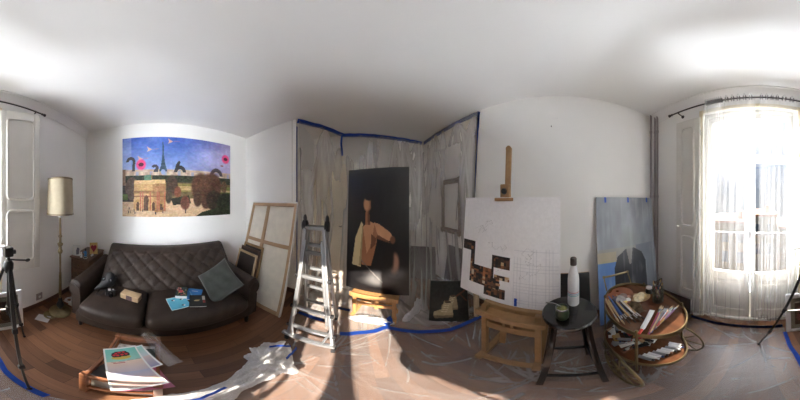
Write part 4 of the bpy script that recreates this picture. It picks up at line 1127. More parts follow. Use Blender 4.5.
# boots painting
B = Pix(90, 100, (30, 36, 34)); B.noise(3, 8)
def boot(cx, cy, s, f, c):
    B.poly([(cx - f * .30 * s, cy + .10 * s), (cx - f * .28 * s, cy - .02 * s), (cx - f * .05 * s, cy - .10 * s), (cx + f * .02 * s, cy - .34 * s), (cx + f * .24 * s, cy - .32 * s), (cx + f * .30 * s, cy + .08 * s), (cx + f * .10 * s, cy + .17 * s)], c)
    B.poly([(cx - f * .30 * s, cy + .10 * s), (cx + f * .30 * s, cy + .08 * s), (cx + f * .28 * s, cy + .15 * s), (cx - f * .26 * s, cy + .19 * s)], (126, 110, 84))
    for k in range(5): B.line(cx - f * .08 * s + k * f * .03 * s, cy - (.04 + k * .06) * s, cx + f * .10 * s + k * f * .02 * s, cy - (.02 + k * .06) * s, .008, (214, 200, 166))
    B.ell(cx + f * .13 * s, cy - .31 * s, .10 * s, .04 * s, (84, 70, 52))
boot(.52, .56, .72, 1, (150, 134, 104)); boot(.36, .74, .85, 1, (176, 160, 126)); B.noise(18, 14, 2)
B.line(.70, .34, .92, .22, .022, (96, 60, 44)); B.line(.80, .30, .96, .46, .016, (88, 56, 42))
bl, br_ = V((.755, 1.215, .012)), V((1.10, .925, .012)); d = br_ - bl; n = V((d.y, -d.x, 0)).normalized(); c = (bl + br_) / 2
t = thing('boots_painting', 'dark green painting of worn laced boots leaning near the blue floor tape', 'painting', c, rot=Euler((-.26, 0, yaw(n.x, n.y))))
picture('painted_canvas', B, d.length, .56, .02, t, edge=(28, 28, 28), mat=M['art_gloss'])
t = thing('cardboard_tube', 'beige cardboard tube standing between the boots painting and the wall', 'tube', (1.24, .93, 0))
p, q = V((1.235, .915, .012)), V((1.30, .98, .55)); dd = (q - p).normalized()
bm = bm_new(); lathe(bm, [(.030, 0), (.036, 0), (.036, (q - p).length), (.030, (q - p).length)], p, 24, frame_of(dd), closed=True); obj('tube_wall', bm, M['cardboard'], t)
bm = bm_new(); lathe(bm, [(0, 0), (.03, 0), (.03, .012), (0, .012)], p + dd * ((q - p).length - .03), 20, frame_of(dd)); obj('end_cap', bm, M['white_gloss'], t)

# ------------------------------------------------------------------ polythene sheets
def polyline(pts):
    pts = [V(p) for p in pts]; ls = [0]
    for a, b in zip(pts[:-1], pts[1:]): ls.append(ls[-1] + (b - a).length)
    def f(u):
        s = u * ls[-1]
        for i in range(len(pts) - 1):
            if s <= ls[i + 1] or i == len(pts) - 2:
                k = (s - ls[i]) / (ls[i + 1] - ls[i]); return pts[i].lerp(pts[i + 1], k)
    return f
def keyed(us, pts):
    pts = [V(p) for p in pts]
    def f(u):
        for i in range(len(us) - 1):
            if u <= us[i + 1] or i == len(us) - 2:
                k = (u - us[i]) / (us[i + 1] - us[i]); return pts[i].lerp(pts[i + 1], k)
    return f
US = [0, .24, .5, .66, 1]
cP = keyed(US, [(XM + .03, 1.89, 2.685), (-.30, 2.66, 2.685), (.72, 2.70, 2.685), (XR - .04, 2.69, 2.685), (XR - .012, 1.09, 2.685)])
cM = keyed(US, [(XM + .06, 1.90, 1.15), (-.34, 2.58, 1.15), (.70, 2.55, 1.1), (1.36, 2.45, 1.05), (XR - .075, 1.10, 1.0)])
cR = keyed(US, [(-.92, 1.78, .03), (-.40, 2.25, .03), (.50, 2.02, .03), (.78, 1.44, .03), (1.42, 1.02, .03)])
cQ = keyed(US, [(-.80, 1.47, .012), (-.20, 1.19, .012), (.30, 1.28, .012), (.84, .945, .012), (1.49, .86, .012)])
hn = [smooth_noise(260, 130, k, 2) - .5 for k in (5, 11, 23)]
CRE = []
# stretched streaks of the hanging film: long thin lines running down and fanning out of the taped points
wu, wv = np.meshgrid(np.linspace(0, 1, 261), np.linspace(0, 1, 131), indexing='ij')
WCR = np.zeros_like(wu)
def wall_streak(u0, v0, u1, v1, wdt, st):
    global WCR
    t = np.clip((wv - v0) / (v1 - v0), 0, 1)
    bend = rng.uniform(-.012, .012)
    d = np.abs(wu - (u0 + (u1 - u0) * t + bend * np.sin(PI * t)))
    m = np.clip((wv - v0) / .03, 0, 1) * np.clip((v1 - wv) / .10, 0, 1)
    WCR = np.maximum(WCR, st * m * np.exp(-(d / wdt) ** 2))
for k in range(16):
    u0 = rng.uniform(.01, .99)
    for j in range(5): wall_streak(u0 + rng.uniform(-.004, .004), rng.uniform(0, .03), u0 + rng.uniform(-.10, .10), rng.uniform(.15, .55), rng.uniform(.004, .009), rng.uniform(.2, .65))
for k in range(60):
    u0 = rng.uniform(0, 1); v0 = rng.uniform(0, .5); wall_streak(u0, v0, u0 + rng.uniform(-.03, .03), v0 + rng.uniform(.2, .6), rng.uniform(.005, .014), rng.uniform(.15, .55))
for k in range(50):
    u0 = rng.uniform(0, 1); v0 = rng.uniform(.6, .85); wall_streak(u0, v0, u0 + rng.uniform(-.07, .07), v0 + rng.uniform(.08, .25), rng.uniform(.003, .010), rng.uniform(.3, .9))
WCR = np.clip(WCR + .35 * (smooth_noise(131, 261, 5, 2) - .5) + .25 * np.clip((wv - .70) / .1, 0, 1) * np.clip((.98 - wv) / .1, 0, 1), 0, 1)
WCR = WCR * (1 - .7 * ((wu > .77) & (wu < .93) & (wv > .12) & (wv < .5)))
def hns(k, u, v):
    return hn[k][min(129, max(0, int(v * 129))), min(259, max(0, int(u * 259)))]
def hang(u, v):
    p, m, r, q = cP(u), cM(u), cR(u), cQ(u)
    if v < .5:
        k = v / .5; c = p.lerp(m, k); amp = .004 + .016 * k ** .7
    elif v < .75:
        k = (v - .5) / .25; kk = k * k * (3 - 2 * k) * .5 + k * .5; c = m.lerp(r, kk); c.z -= .10 * math.sin(PI * k) * .5; amp = .020
    else:
        k = (v - .75) / .25; c = r.lerp(q, k); amp = .016 * (1 - k) + .002
    # long uneven folds that wander and run together towards the taped points
    w = u + .030 * math.sin(5.1 * v + 3 * u) + .05 * hns(0, u, v) + .03 * v * math.sin(11 * u)
    def ridge(x): return (1 - abs(math.sin(PI * x))) ** 3
    f = ridge(7.3 * w + .2) * 1.0 + ridge(12.7 * w + .55 + .5 * v) * .7 + ridge(23.1 * w + .3 - .8 * v) * .4 + ridge(41 * w + .9 * v) * .22
    f += .5 * hns(1, u, v) + .4 * hns(2, u, v)
    if v < .75:
        t = (cP(min(1, u + .01)) - cP(max(0, u - .01))); inw = V((t.y, -t.x, 0)).normalized()
        fan = ridge(9 * u + 2.2 * v * math.sin(18 * PI * u)) * math.exp(-v * 5)
        c = c + inw * (1.5 * amp * f + .018 * fan + .015 * min(1, v * 4))
        if v > .5: c.z += .02 * hns(1, u, v) + .010 * math.sin(31 * u + 17 * v)
        c.z = max(c.z, .006)
    else:
        wob = 3.2 * hns(2, u, v) + 2.4 * hns(1, u, v)
        c.z = .010 + max(0, (.014 + amp * 1.6 * wob * (1 - k) + .012 * (1 - k)))
    c.x = min(c.x, XR - .008)
    CRE.append(WCR[int(round(u * 260)), int(round(v * 130))])
    return c
bm = bm_new(); sheet(bm, hang, 260, 130)
hs = obj('plastic_sheet', bm, M['film_wall'], smooth=180, recalc=False); add_crease(hs, CRE)
tag(hs, 'translucent polythene sheet taped to the ceiling and draped down the alcove walls', 'plastic sheet')

# floor sheet
edge_pts = [(-.27, -1.36), (-.26, -.70), (-.275, -.35), (-.36, .0), (-.44, .25), (-.52, .70), (-.70, 1.2), (-.80, 1.45)]
def edge_x(y):
    for (xa, ya), (xb, yb) in zip(edge_pts[:-1], edge_pts[1:]):
        if y <= yb: return xa + (xb - xa) * (y - ya) / (yb - ya)
    return edge_pts[-1][0]
top_pts = [(-.80, 1.47), (-.20, 1.19), (.30, 1.28), (.84, .945), (1.49, .86)]
def top_y(x):
    if x <= top_pts[0][0]: return top_pts[0][1]
    for (xa, ya), (xb, yb) in zip(top_pts[:-1], top_pts[1:]):
        if x <= xb: return ya + (yb - ya) * (x - xa) / (xb - xa)
    return top_pts[-1][1]
# creases pulled out of the film from where feet and tape pin it down: each a soft ridge along a short curved line
anchors = [(-.005, -1.06, 46, .75), (.74, .55, 26, .6), (.72, .07, 20, .5), (-.45, .70, 34, .6), (.57, .08, 22, .5), (.45, -.36, 22, .5), (-.2, .95, 26, .5), (.30, 1.26, 14, .5), (.95, -1.25, 16, .5), (-.26, -.5, 12, .4)]
FNX, FNY = 240, 300
yy0, yy1 = -1.37, 1.42
UU, VV = np.meshgrid(np.linspace(0, 1, FNX + 1), np.linspace(0, 1, FNY + 1), indexing='ij')
YY = yy0 + (yy1 - yy0) * VV
X0 = np.vectorize(edge_x)(YY)
XX = X0 + (1.49 - X0) * UU
TY = np.vectorize(top_y)(XX) + .02
YY = np.minimum(YY, TY)
CR = np.zeros_like(XX)
def crease_line(x, y, a, ln, wd, st):
    global CR
    n = 6; bend = rng.uniform(-.5, .5)
    px_, py_ = x, y
    for i in range(n):
        aa = a + bend * i / n; qx, qy = px_ + ln / n * math.cos(aa), py_ + ln / n * math.sin(aa)
        dx, dy = qx - px_, qy - py_
        t = np.clip(((XX - px_) * dx + (YY - py_) * dy) / (dx * dx + dy * dy), 0, 1)
        d = np.hypot(XX - px_ - t * dx, YY - py_ - t * dy)
        fade = st * (1 - .8 * (i + .5) / n)
        CR = np.maximum(CR, fade * np.exp(-(d / wd) ** 2))
        px_, py_ = qx, qy
for ax, ay, n, ln in anchors:
    c0 = rng.uniform(0, 6.28)
    for k in range(int(n * 1.0)):
        a = c0 + rng.normal(0, 1.1) if k % 3 else rng.uniform(0, 6.28)
        r0 = rng.uniform(.02, .30)
        crease_line(ax + r0 * math.cos(a) + rng.normal(0, .02), ay + r0 * math.sin(a) + rng.normal(0, .02), a + rng.normal(0, .12), ln * rng.uniform(.3, 1.2), rng.uniform(.004, .013), rng.uniform(.1, .85) ** 1.5)
for k in range(260):
    crease_line(rng.uniform(-.3, 1.45), rng.uniform(-1.3, 1.25), rng.uniform(0, 6.28), rng.uniform(.15, .7), rng.uniform(.003, .012), rng.uniform(.1, .65) ** 1.5)
soft = smooth_noise(FNY + 1, FNX + 1, 12, 3)
EDG = np.clip(np.minimum(np.minimum(UU / .02, (1 - UU) / .02), VV / .02), 0, 1)
ZZ = .0035 + (CR * .007 + .004 * soft) * EDG
CRF = np.clip(CR * .9 + (soft - .45) * .5, 0, 1)
fl_cre = []
def floor_fn(u, v):
    i, j = int(round(u * FNX)), int(round(v * FNY))
    fl_cre.append(CRF[i, j])
    return (XX[i, j], YY[i, j], ZZ[i, j])
bm = bm_new(); sheet(bm, floor_fn, FNX, FNY)
fo = obj('floor_plastic', bm, M['film_floor'], smooth=180, recalc=False); add_crease(fo, fl_cre)
tag(fo, 'clear wrinkled polythene sheet covering the wooden floor', 'plastic sheet')

# bunched roll of polythene along the sheet's edge
spine = polyline([(-.30, -.12, .05), (-.345, .08, .07), (-.44, .30, .085), (-.50, .52, .075), (-.545, .72, .09), (-.56, .85, .09)])
def clump(u, v):
    c = spine(v); a = 2 * PI * u
    r = (.075 + .03 * math.sin(9 * v + 1) + (.045 if v > .72 else 0)) * (math.sin(PI * min(1, max(0, v * .98 + .01))) ** .45)
    r *= 1 + .18 * math.sin(5 * a + 11 * v) + .12 * math.sin(9 * a - 23 * v) + .10 * math.sin(14 * a + 37 * v) + .06 * math.sin(29 * a + 61 * v)
    x = c.x + 1.15 * r * math.cos(a); z = c.z * .75 + r * math.sin(a) * .9
    return (x, c.y + .03 * math.sin(3 * a + 9 * v), max(.006, z))
t = thing('bunched_plastic', 'crumpled roll of clear polythene on the floor in front of the ladder', 'plastic sheet', (-.46, .4, 0))
bm = bm_new(); sheet(bm, clump, 90, 170, close_u=True); obj('crumpled_film', bm, M['film_clump'], t, smooth=70, recalc=False)

heap_spine = polyline([(.50, 1.36, .03), (.62, 1.345, .06), (.70, 1.40, .09), (.76, 1.50, .08), (.80, 1.62, .05)])
def heap(u, v):
    c = heap_spine(v); a = 2 * PI * u
    r = .085 * (math.sin(PI * min(1, max(0, v * .98 + .01))) ** .6)
    r *= 1 + .22 * math.sin(4 * a + 9 * v) + .14 * math.sin(9 * a - 19 * v) + .08 * math.sin(21 * a + 41 * v)
    return (c.x + .9 * r * math.cos(a), c.y + .5 * r * math.cos(a), max(.012, c.z + 1.5 * r * math.sin(a)))
t = thing('heaped_plastic', 'small crumpled heap of white polythene between the low pine easel and boots painting', 'plastic sheet', (.66, 1.42, 0))
bm = bm_new(); sheet(bm, heap, 72, 80, close_u=True); obj('crumpled_film', bm, M['film_clump'], t, smooth=70, recalc=False)
t = thing('folded_plastic', 'low rumpled fold of white polythene in front of the low pine easel', 'plastic sheet', (.15, 1.42, 0))
fold_spine = polyline([(-.12, 1.50, .015), (.05, 1.47, .03), (.22, 1.41, .03), (.40, 1.33, .02)])
def fold_fn(u, v):
    c = fold_spine(v); a = 2 * PI * u
    r = .034 * (math.sin(PI * min(1, max(0, v * .98 + .01))) ** .5) * (1 + .2 * math.sin(5 * a + 13 * v) + .12 * math.sin(11 * a - 29 * v))
    return (c.x + .4 * r * math.cos(a), c.y + 1.6 * r * math.cos(a), max(.012, c.z + r * math.sin(a)))
bm = bm_new(); sheet(bm, fold_fn, 48, 90, close_u=True); obj('crumpled_film', bm, M['film_clump'], t, smooth=70, recalc=False)

# blue tape
def ribbon(label, pts, width, nrm, jag=.0, name='masking_tape', sub=10, lift=.0):
    f = polyline(pts); n = V(nrm).normalized(); L = sum((V(b) - V(a)).length for a, b in zip(pts[:-1], pts[1:]))
    N = max(6, int(L * sub))
    bm = bm_new(); r = random.Random(len(label))
    jit = [r.uniform(-jag, jag) for _ in range(N + 1)]
    def fn(u, v):
        p = f(u); t = (f(min(1, u + .02)) - f(max(0, u - .02))).normalized(); s = t.cross(n).normalized()
        i = int(round(u * N))
        return p + s * (width * (v - .5) + jit[i]) + n * (.0006 + lift * abs(math.sin(19 * u)))
    g = sheet(bm, fn, N, 2)
    bmesh.ops.solidify(bm, geom=bm.faces[:], thickness=.0008)
    return tag(obj(name, bm, M['tape'], smooth=60), label, 'tape', 'strips of blue masking tape')
ribbon('blue tape running across the floor from the right wall below the boots painting', [(1.46, .87, .024), (1.22, .875, .024), (.84, .96, .024), (.58, 1.09, .024), (.31, 1.27, .024)], .05, (0, 0, 1), .004, lift=.002)
ribbon('blue tape across the floor in front of the low pine easel', [(.33, 1.30, .025), (.15, 1.24, .025), (-.17, 1.19, .025)], .055, (0, 0, 1), .006, lift=.003)
ribbon('short blue tape on the floor behind the ladder feet', [(-.10, 1.62, .04), (-.26, 1.66, .04)], .05, (0, 0, 1), .004)
ribbon('blue tape on the floor between the ladder rails', [(-.34, 1.37, .03), (-.72, 1.43, .03)], .05, (0, 0, 1), .004)
ribbon('torn lump of blue tape beside the foot of the low pine easel', [(.29, 1.31, .03), (.36, 1.36, .05), (.34, 1.42, .06)], .06, (-.3, -.6, .8), .012)
ribbon('blue tape along the ceiling edge at the back of the alcove', [(-.965, 1.87, 2.67), (-.61, 2.27, 2.67), (-.30, 2.64, 2.67), (.72, 2.70, 2.67), (1.48, 2.70, 2.67)], .075, (.1, -.75, -.65), .006, lift=.002)
ribbon('blue tape along the top of the right wall over the polythene', [(1.508, 2.66, 2.655), (1.508, 1.08, 2.655)], .075, (-1, 0, 0), .004)
ribbon('long vertical blue tape down the right wall beside the big white canvas', [(1.512, 1.09, 2.68), (1.512, 1.17, 1.75), (1.512, 1.22, .9)], .06, (-1, 0, 0), .003)
ribbon('blue tape down the white corner column beside the large canvas back', [(XM + .004, 1.885, 2.58), (XM + .004, 1.885, .15)], .035, (1, 0, 0), .002)
ribbon('short blue tape strip dangling from the ceiling at the left of the dark painting', [(-.32, 2.52, 2.62), (-.33, 2.50, 2.45), (-.31, 2.50, 2.22)], .04, (0, -1, 0), .003)
ribbon('blue tape on the floor along the foot of the window wall', [(1.0, -1.33, .012), (.3, -1.335, .012), (-.26, -1.33, .012)], .04, (0, 0, 1), .004)
ribbon('blue taped plastic edge on the floor beside the camera tripod', [(-.26, -1.22, .012), (-.265, -.85, .012), (-.26, -.62, .012), (-.275, -.33, .012)], .036, (0, 0, 1), .012, lift=.003)

ribbon('blue tape scrap stuck on the crumpled roll of polythene nearest the ladder', [(-.585, .70, .172), (-.53, .74, .178), (-.47, .80, .165)], .02, (.1, -.2, 1), .006)
ribbon('blue tape scrap stuck low on the crumpled roll of polythene beside the sunlit floor', [(-.43, .66, .12), (-.425, .76, .115), (-.44, .84, .10)], .022, (.8, -.3, .6), .006)
ribbon('blue tape scrap on the thin end of the crumpled polythene near the crate', [(-.33, .06, .135), (-.37, .16, .15), (-.41, .24, .155)], .016, (.3, 0, 1), .006)

# ------------------------------------------------------------------ main easel with the big white canvas
E = thing('studio_easel', 'wooden studio easel with tall mast holding the big white canvas', 'easel', (.85, .32, 0))
def eb(nm, lo, hi, bev=.004, parent=None):
    bm = bm_new(); boxm(bm, lo, hi); return obj(nm, bm, M['easel'], parent or E, bevel=bev)
def ebar(nm, a, b, w, d, up=V((0, 1, 0))):
    bm = bm_new(); bar(bm, a, b, w, d, up=up); return obj(nm, bm, M['easel'], E, bevel=.004)
EY0, EY1 = .515, .125
for y in (EY0, EY1):
    ebar('foot', (.70, y, .025), (1.36, y, .025), .05, .05, V((0, 0, 1)))
    ebar('post', (.80, y - .0, .05), (.80, y, .70), .042, .042)
eb('cross_bar', (.74, EY1 - .02, .012), (.79, EY1 + .0, .05)) if False else None
ebar('cross_bar', (.745, EY1, .025), (.745, EY0, .025), .045, .04, V((0, 0, 1)))
ebar('cross_bar', (1.25, EY1, .025), (1.25, EY0, .025), .045, .04, V((0, 0, 1)))
eb('lower_apron', (.785, EY1 + .02, .46), (.815, EY0 - .02, .53))
for y in (.30, .36): eb('apron_stile', (.787, y - .012, .53), (.812, y + .012, .62))
eb('tray', (.745, EY1 - .05, .62), (.93, EY0 + .05, .648)); eb('tray_lip', (.735, EY1 - .05, .62), (.752, EY0 + .05, .668)); eb('canvas_rest', (.84, EY1 - .04, .648), (.92, EY0 + .04, .69))
ebar('mast', (.925, .43, .10), (1.06, .43, 1.865), .05, .028, V((1, 0, 0)))
bm = bm_new(); cyl(bm, (1.044, .43, 1.865), (1.072, .43, 1.865), .025, seg=20); obj('mast_tip', bm, M['easel'], E)
ebar('rear_strut', (1.30, .43, .05), (1.03, .43, 1.30), .05, .028, V((1, 0, 0)))
bm = bm_new(); rbox(bm, (.985, .43, 1.525), (.05, .08, .11), .006); h = obj('mast_clamp', bm, M['easel'], E)
bm = bm_new(); boxm(bm, (.935, .35, 1.463), (1.01, .51, 1.485)); obj('clamp_lip', bm, M['easel'], h, bevel=.003)
bm = bm_new(); cyl(bm, (.96, .43, 1.53), (.935, .43, 1.53), .022, .018, 18); obj('clamp_knob', bm, M['black'], h)

Q = Pix(136, 128, (240, 239, 239)); Q.noise(3, 3)
for k in range(14):
    x = .60 + k * .028; Q.line(x, .42 if k > 5 else .5, x, .98, .0022, (200, 200, 204), .35)
for k in range(18): Q.line(.60, .44 + k * .03, .985, .44 + k * .03, .0022, (200, 200, 204), .35)
for k in range(7):
    pts = [(rng.uniform(.1, .9), rng.uniform(.2, .9))]
    for j in range(9):
        n = (pts[-1][0] + rng.uniform(-.06, .06), pts[-1][1] + rng.uniform(-.05, .05)); Q.line(*pts[-1], *n, .0022, (176, 174, 174), .35); pts.append(n)
pal = [(30, 26, 28), (52, 38, 32), (84, 54, 38), (120, 76, 50), (146, 96, 62), (40, 32, 32), (26, 24, 26), (96, 66, 48), (62, 48, 42)]
def mosaic(x0, y0, x1, y1, s=.028, light=0.0):
    y = y0
    while y < y1 - 1e-6:
        x = x0
        while x < x1 - 1e-6:
            c = pal[rng.randint(len(pal))]
            if rng.rand() < light: c = [(196, 164, 126), (176, 112, 70), (206, 186, 156)][rng.randint(3)]
            Q.rect(x, y, min(x + s, x1), min(y + s, y1), c); x += s
        y += s
mosaic(.005, .42, .165, .525); Q.rect(.005, .42, .165, .45, (34, 28, 28)); mosaic(.115, .525, .165, .66, light=.15); Q.rect(.155, .42, .17, .80, (26, 24, 26))
mosaic(.115, .66, .40, .78, light=.08); mosaic(.115, .78, .40, .86, light=.04); mosaic(.30, .84, .52, .95, light=.05); mosaic(.40, .74, .46, .86, light=.2); Q.rect(.165, .66, .24, .70, (28, 25, 27))
mosaic(.385, .515, .56, .635, light=.05); Q.rect(.385, .515, .56, .53, (24, 22, 24)); Q.rect(.375, .515, .40, .77, (30, 27, 28)); mosaic(.405, .70, .56, .75, light=.45)
Q.rect(.43, .79, .47, .81, (196, 150, 110)); mosaic(.28, .70, .38, .80, light=.25)
Q.noise(60, 5, 2)
cw, ch = .86, .80
t = thing('white_canvas', 'big white canvas with a dark pixelated partly painted patch on the studio easel', 'canvas', (.875, .412, .692), rot=Euler((-.10, 0, yaw(-1, 0))))
picture('canvas_face', Q, cw, ch, .022, t)
bm = bm_new()
ribbon('short vertical blue tape piece on the lower edge of the white canvas', [(.872, .305, .70), (.880, .305, .77)], .022, (-1, 0, .1), .001)

# ------------------------------------------------------------------ black stool with bottle and cup
SX, SY, SZ = .735, -.068, .82
t = thing('round_stool', 'black lacquered round wooden stool beside the bar cart', 'stool', (SX, SY, 0), rz=0)
bm = bm_new(); lathe(bm, [(0, SZ - .032), (.148, SZ - .032), (.158, SZ - .026), (.160, SZ - .012), (.154, SZ - .003), (.145, SZ), (0, SZ)], (SX, SY, 0), 56); obj('seat', bm, M['black_lacquer'], t)
bm = bm_new(); lathe(bm, [(.105, SZ - .032), (.115, SZ - .032), (.115, SZ - .085), (.105, SZ - .085)], (SX, SY, 0), 40, closed=True); obj('seat_ring', bm, M['black_lacquer'], t)
tops, feet = [], []
for dx, dy in ((-1, 1), (-1, -1), (1, -1), (1, 1)):
    a = V((SX + dx * .085, SY + dy * .085, SZ - .034)); f = V((SX + dx * .175, SY + dy * .15, 0)); tops.append(a); feet.append(f)
    bm = bm_new(); bar(bm, f, a, .034, .034, up=V((0, 1, 0))); obj('leg', bm, M['black_lacquer'], t, bevel=.004)
for i in range(4):
    j = (i + 1) % 4; f = (.22, .30, .22, .30)[i]
    bm = bm_new(); bar(bm, feet[i].lerp(tops[i], f), feet[j].lerp(tops[j], f), .02, .028, up=V((0, 0, 1))); obj('rung', bm, M['black_lacquer'], t, bevel=.003)
bx, by = .805, -.098
t = thing('water_bottle', 'white steel water bottle with grey cap on the black stool', 'bottle', (bx, by, SZ))
bm = bm_new(); lathe(bm, [(0, 0), (.034, 0), (.037, .006), (.037, .19), (.034, .22), (.024, .255), (.0195, .275), (.0195, .285), (0, .285)], (bx, by, SZ), 32); bb = obj('bottle_body', bm, M['white_gloss'], t)
bm = bm_new(); lathe(bm, [(0, .285), (.0205, .285), (.021, .29), (.021, .322), (.018, .328), (0, .328)], (bx, by, SZ), 28); obj('cap', bm, pm('dark_steel_cap', (92, 86, 84), .35, metal=.9), t)
for k, c in enumerate(((206, 130, 130), (150, 170, 200), (130, 190, 190))):
    bm = bm_new(); lathe(bm, [(.0370, .105 - k * .012), (.0374, .105 - k * .012), (.0374, .110 - k * .012), (.0370, .110 - k * .012)], (bx, by, SZ), 32, closed=True); obj('stripe', bm, pm('pastel_stripe_%s' % 'abc'[k], c, .4), bb)
mx_, my_ = .67, -.022
t = thing('tea_gourd', 'small dark green cup of dried herb with metal straw on the black stool', 'cup', (mx_, my_, SZ))
bm = bm_new(); lathe(bm, [(0, 0), (.028, 0), (.035, .012), (.038, .035), (.036, .06), (.033, .075), (.034, .082), (.030, .082), (.030, .07), (0, .07)], (mx_, my_, SZ), 28); obj('gourd_body', bm, M['green_glaze'], t)
bm = bm_new(); lathe(bm, [(.0335, .076), (.036, .078), (.036, .084), (.0335, .086)], (mx_, my_, SZ), 28, closed=True); obj('metal_rim', bm, M['steel'], t)
bm = bm_new(); lathe(bm, [(0, .071), (.0295, .071), (.02, .082), (.008, .086), (0, .086)], (mx_, my_, SZ), 20); obj('tea_leaves', bm, M['herb'], t)
bm = bm_new(); tube(bm, [(mx_ + .005, my_ - .005, SZ + .07), (mx_ - .004, my_ + .03, SZ + .11), (mx_ - .01, my_ + .05, SZ + .122), (mx_ - .015, my_ + .085, SZ + .128)], .0035, 8); obj('straw', bm, M['steel'], t)

# black panel on the floor behind the stool
t = thing('black_panel', 'plain black canvas leaning on the wall behind the stool', 'canvas', (1.36, -.16, 0), rot=Euler((-.17, 0, yaw(-1, 0))))
bm = bm_new(); boxm(bm, (-.21, 0, 0), (.21, .02, .70)); obj('canvas_face', bm, M['black'], t, world=False, bevel=.002)
bm = bm_new()
for lo, hi in (((-.21, .02, 0), (-.17, .035, .70)), ((.17, .02, 0), (.21, .035, .70)), ((-.17, .02, .66), (.17, .035, .70)), ((-.17, .02, 0), (.17, .035, .04))): boxm(bm, lo, hi)
obj('stretcher_bars', bm, M['stretcher'], t, world=False)

# grey blue painting wrapped against the right wall (plain generic stand-in: cloudy ground with a dark upright block)
G = Pix(110, 170, (150, 156, 164)); G.noise(3, 30, 4); G.noise(9, 12, 3)
G.rect(0, .46, 1, 1, (128, 152, 188)); G.rect(0, .36, 1, .47, (166, 166, 160)); G.rect(0, .38, .28, .47, (184, 176, 152)); G.rect(0, .46, .36, 1, (108, 146, 204)); G.rect(.62, .36, 1, .75, (134, 142, 152))
G.poly([(.24, 1), (.25, .50), (.30, .425), (.44, .375), (.58, .375), (.72, .42), (.79, .50), (.80, 1)], (60, 64, 72)); G.poly([(.45, .375), (.56, .375), (.52, .50), (.49, .50)], (150, 148, 146))
G.ell(.50, .30, .13, .07, (136, 144, 140), .7, .5)
G.noise(6, 12, 4); sm_ = np.repeat(smooth_noise(110, 4, 30, 2)[:1], 170, 0) * .5 + smooth_noise(110, 170, 9, 3) * .5; G.put(np.clip((sm_ - .55) * 5, 0, 1) * .3, (206, 212, 218))
t = thing('blue_grey_painting', 'tall blue grey cloudy painting leaning on the right wall behind the bar cart', 'painting', (1.27, -.865, 0), rot=Euler((-.13, 0, yaw(-1, .05))))
picture('painted_canvas', G, .84, 1.51, .02, t, edge=(170, 160, 150), mat=M['art_gloss'])
for k, x in enumerate((-.30, .02, .33)):
    bm = bm_new(); boxm(bm, (x - .012, -.0015, 1.455), (x + .012, 0, 1.512)); boxm(bm, (x - .012, -.0015, 1.5105), (x + .012, .02, 1.512)); obj('tape_tab', bm, M['tape'], t, world=False)

# dark open box and frame under the flat shutter
t = thing('shallow_crate', 'dark shallow crate standing on the floor under the flat shutter', 'crate', (1.0, -1.25, 0), rz=.03); t.scale = (.8, 1, 1)
bm = bm_new()
boxm(bm, (-.30, -.07, 0), (.30, .08, .015)); boxm(bm, (-.30, -.07, .015), (-.285, .08, .10)); boxm(bm, (.285, -.07, .015), (.30, .08, .46)); boxm(bm, (-.285, .065, .015), (.285, .08, .09)); boxm(bm, (-.285, -.07, .015), (.285, -.055, .30))
obj('crate_body', bm, M['dark_canvas'], t, world=False, bevel=.002)
bm = bm_new(); boxm(bm, (-.31, .08, 0), (.31, .095, .06)); boxm(bm, (.285, .08, .06), (.31, .095, .48)); obj('edge_strip', bm, M['stretcher'], t, world=False)

# ------------------------------------------------------------------ bar cart
CX, CY = .735, -.565
T = thing('bar_cart', 'round two tier wood and brass bar cart with spoked wheels full of paints', 'bar cart', (CX, CY, 0), rz=0)
RX, RY = .345, .245
ZT, ZB = .70, .31
def oval(r, z, n=64): return [(CX + (RX + r) * math.cos(2 * PI * i / n), CY + (RY + r) * math.sin(2 * PI * i / n), z) for i in range(n)]
def tray(nm, z):
    bm = bm_new()
    a = [bm.verts.new(p) for p in oval(0, z - .014)]; b = [bm.verts.new(p) for p in oval(0, z)]
    bm.faces.new(a[::-1]); bm.faces.new(b)
    for i in range(64): j = (i + 1) % 64; bm.faces.new((a[i], a[j], b[j], b[i]))
    o = obj(nm, bm, M['tray_wood'], T)
    bm = bm_new()
    for (r0, r1, z0, z1) in ((.0, .008, z - .018, z + .016),):
        rr = [oval(r0, z0), oval(r1, z0), oval(r1, z1), oval(r0, z1)]; rv = [[bm.verts.new(p) for p in r] for r in rr]
        for k in range(4):
            A_, B_ = rv[k], rv[(k + 1) % 4]
            for i in range(64): j = (i + 1) % 64; bm.faces.new((A_[i], A_[j], B_[j], B_[i]))
    tube(bm, oval(.006, z + .016), .004, 6, closed=True)
    obj('gallery_rim', bm, M['dull_brass'], o)
tray('top_tray', ZT); tray('lower_tray', ZB)
for a in (math.radians(52), math.radians(128), math.radians(232), math.radians(308)):
    x, y = CX + (RX + .004) * math.cos(a), CY + (RY + .004) * math.sin(a)
    bm = bm_new(); cyl(bm, (x, y, .09 if math.cos(a) > 0 else .17), (x, y, ZT + .02), .008, seg=12); lathe(bm, [(0, 0), (.011, 0), (.012, .01), (.006, .02), (0, .022)], (x, y, ZT + .018), 12); obj('upright', bm, M['dull_brass'], T)
    if math.cos(a) > 0:
        bm = bm_new(); cyl(bm, (x, y, .045), (x, y, .095), .006); cyl(bm, (x, y - .012, .04), (x, y + .012, .04), .035, seg=24); obj('castor', bm, M['dull_brass'], T)
WXc, WR = .57, .19
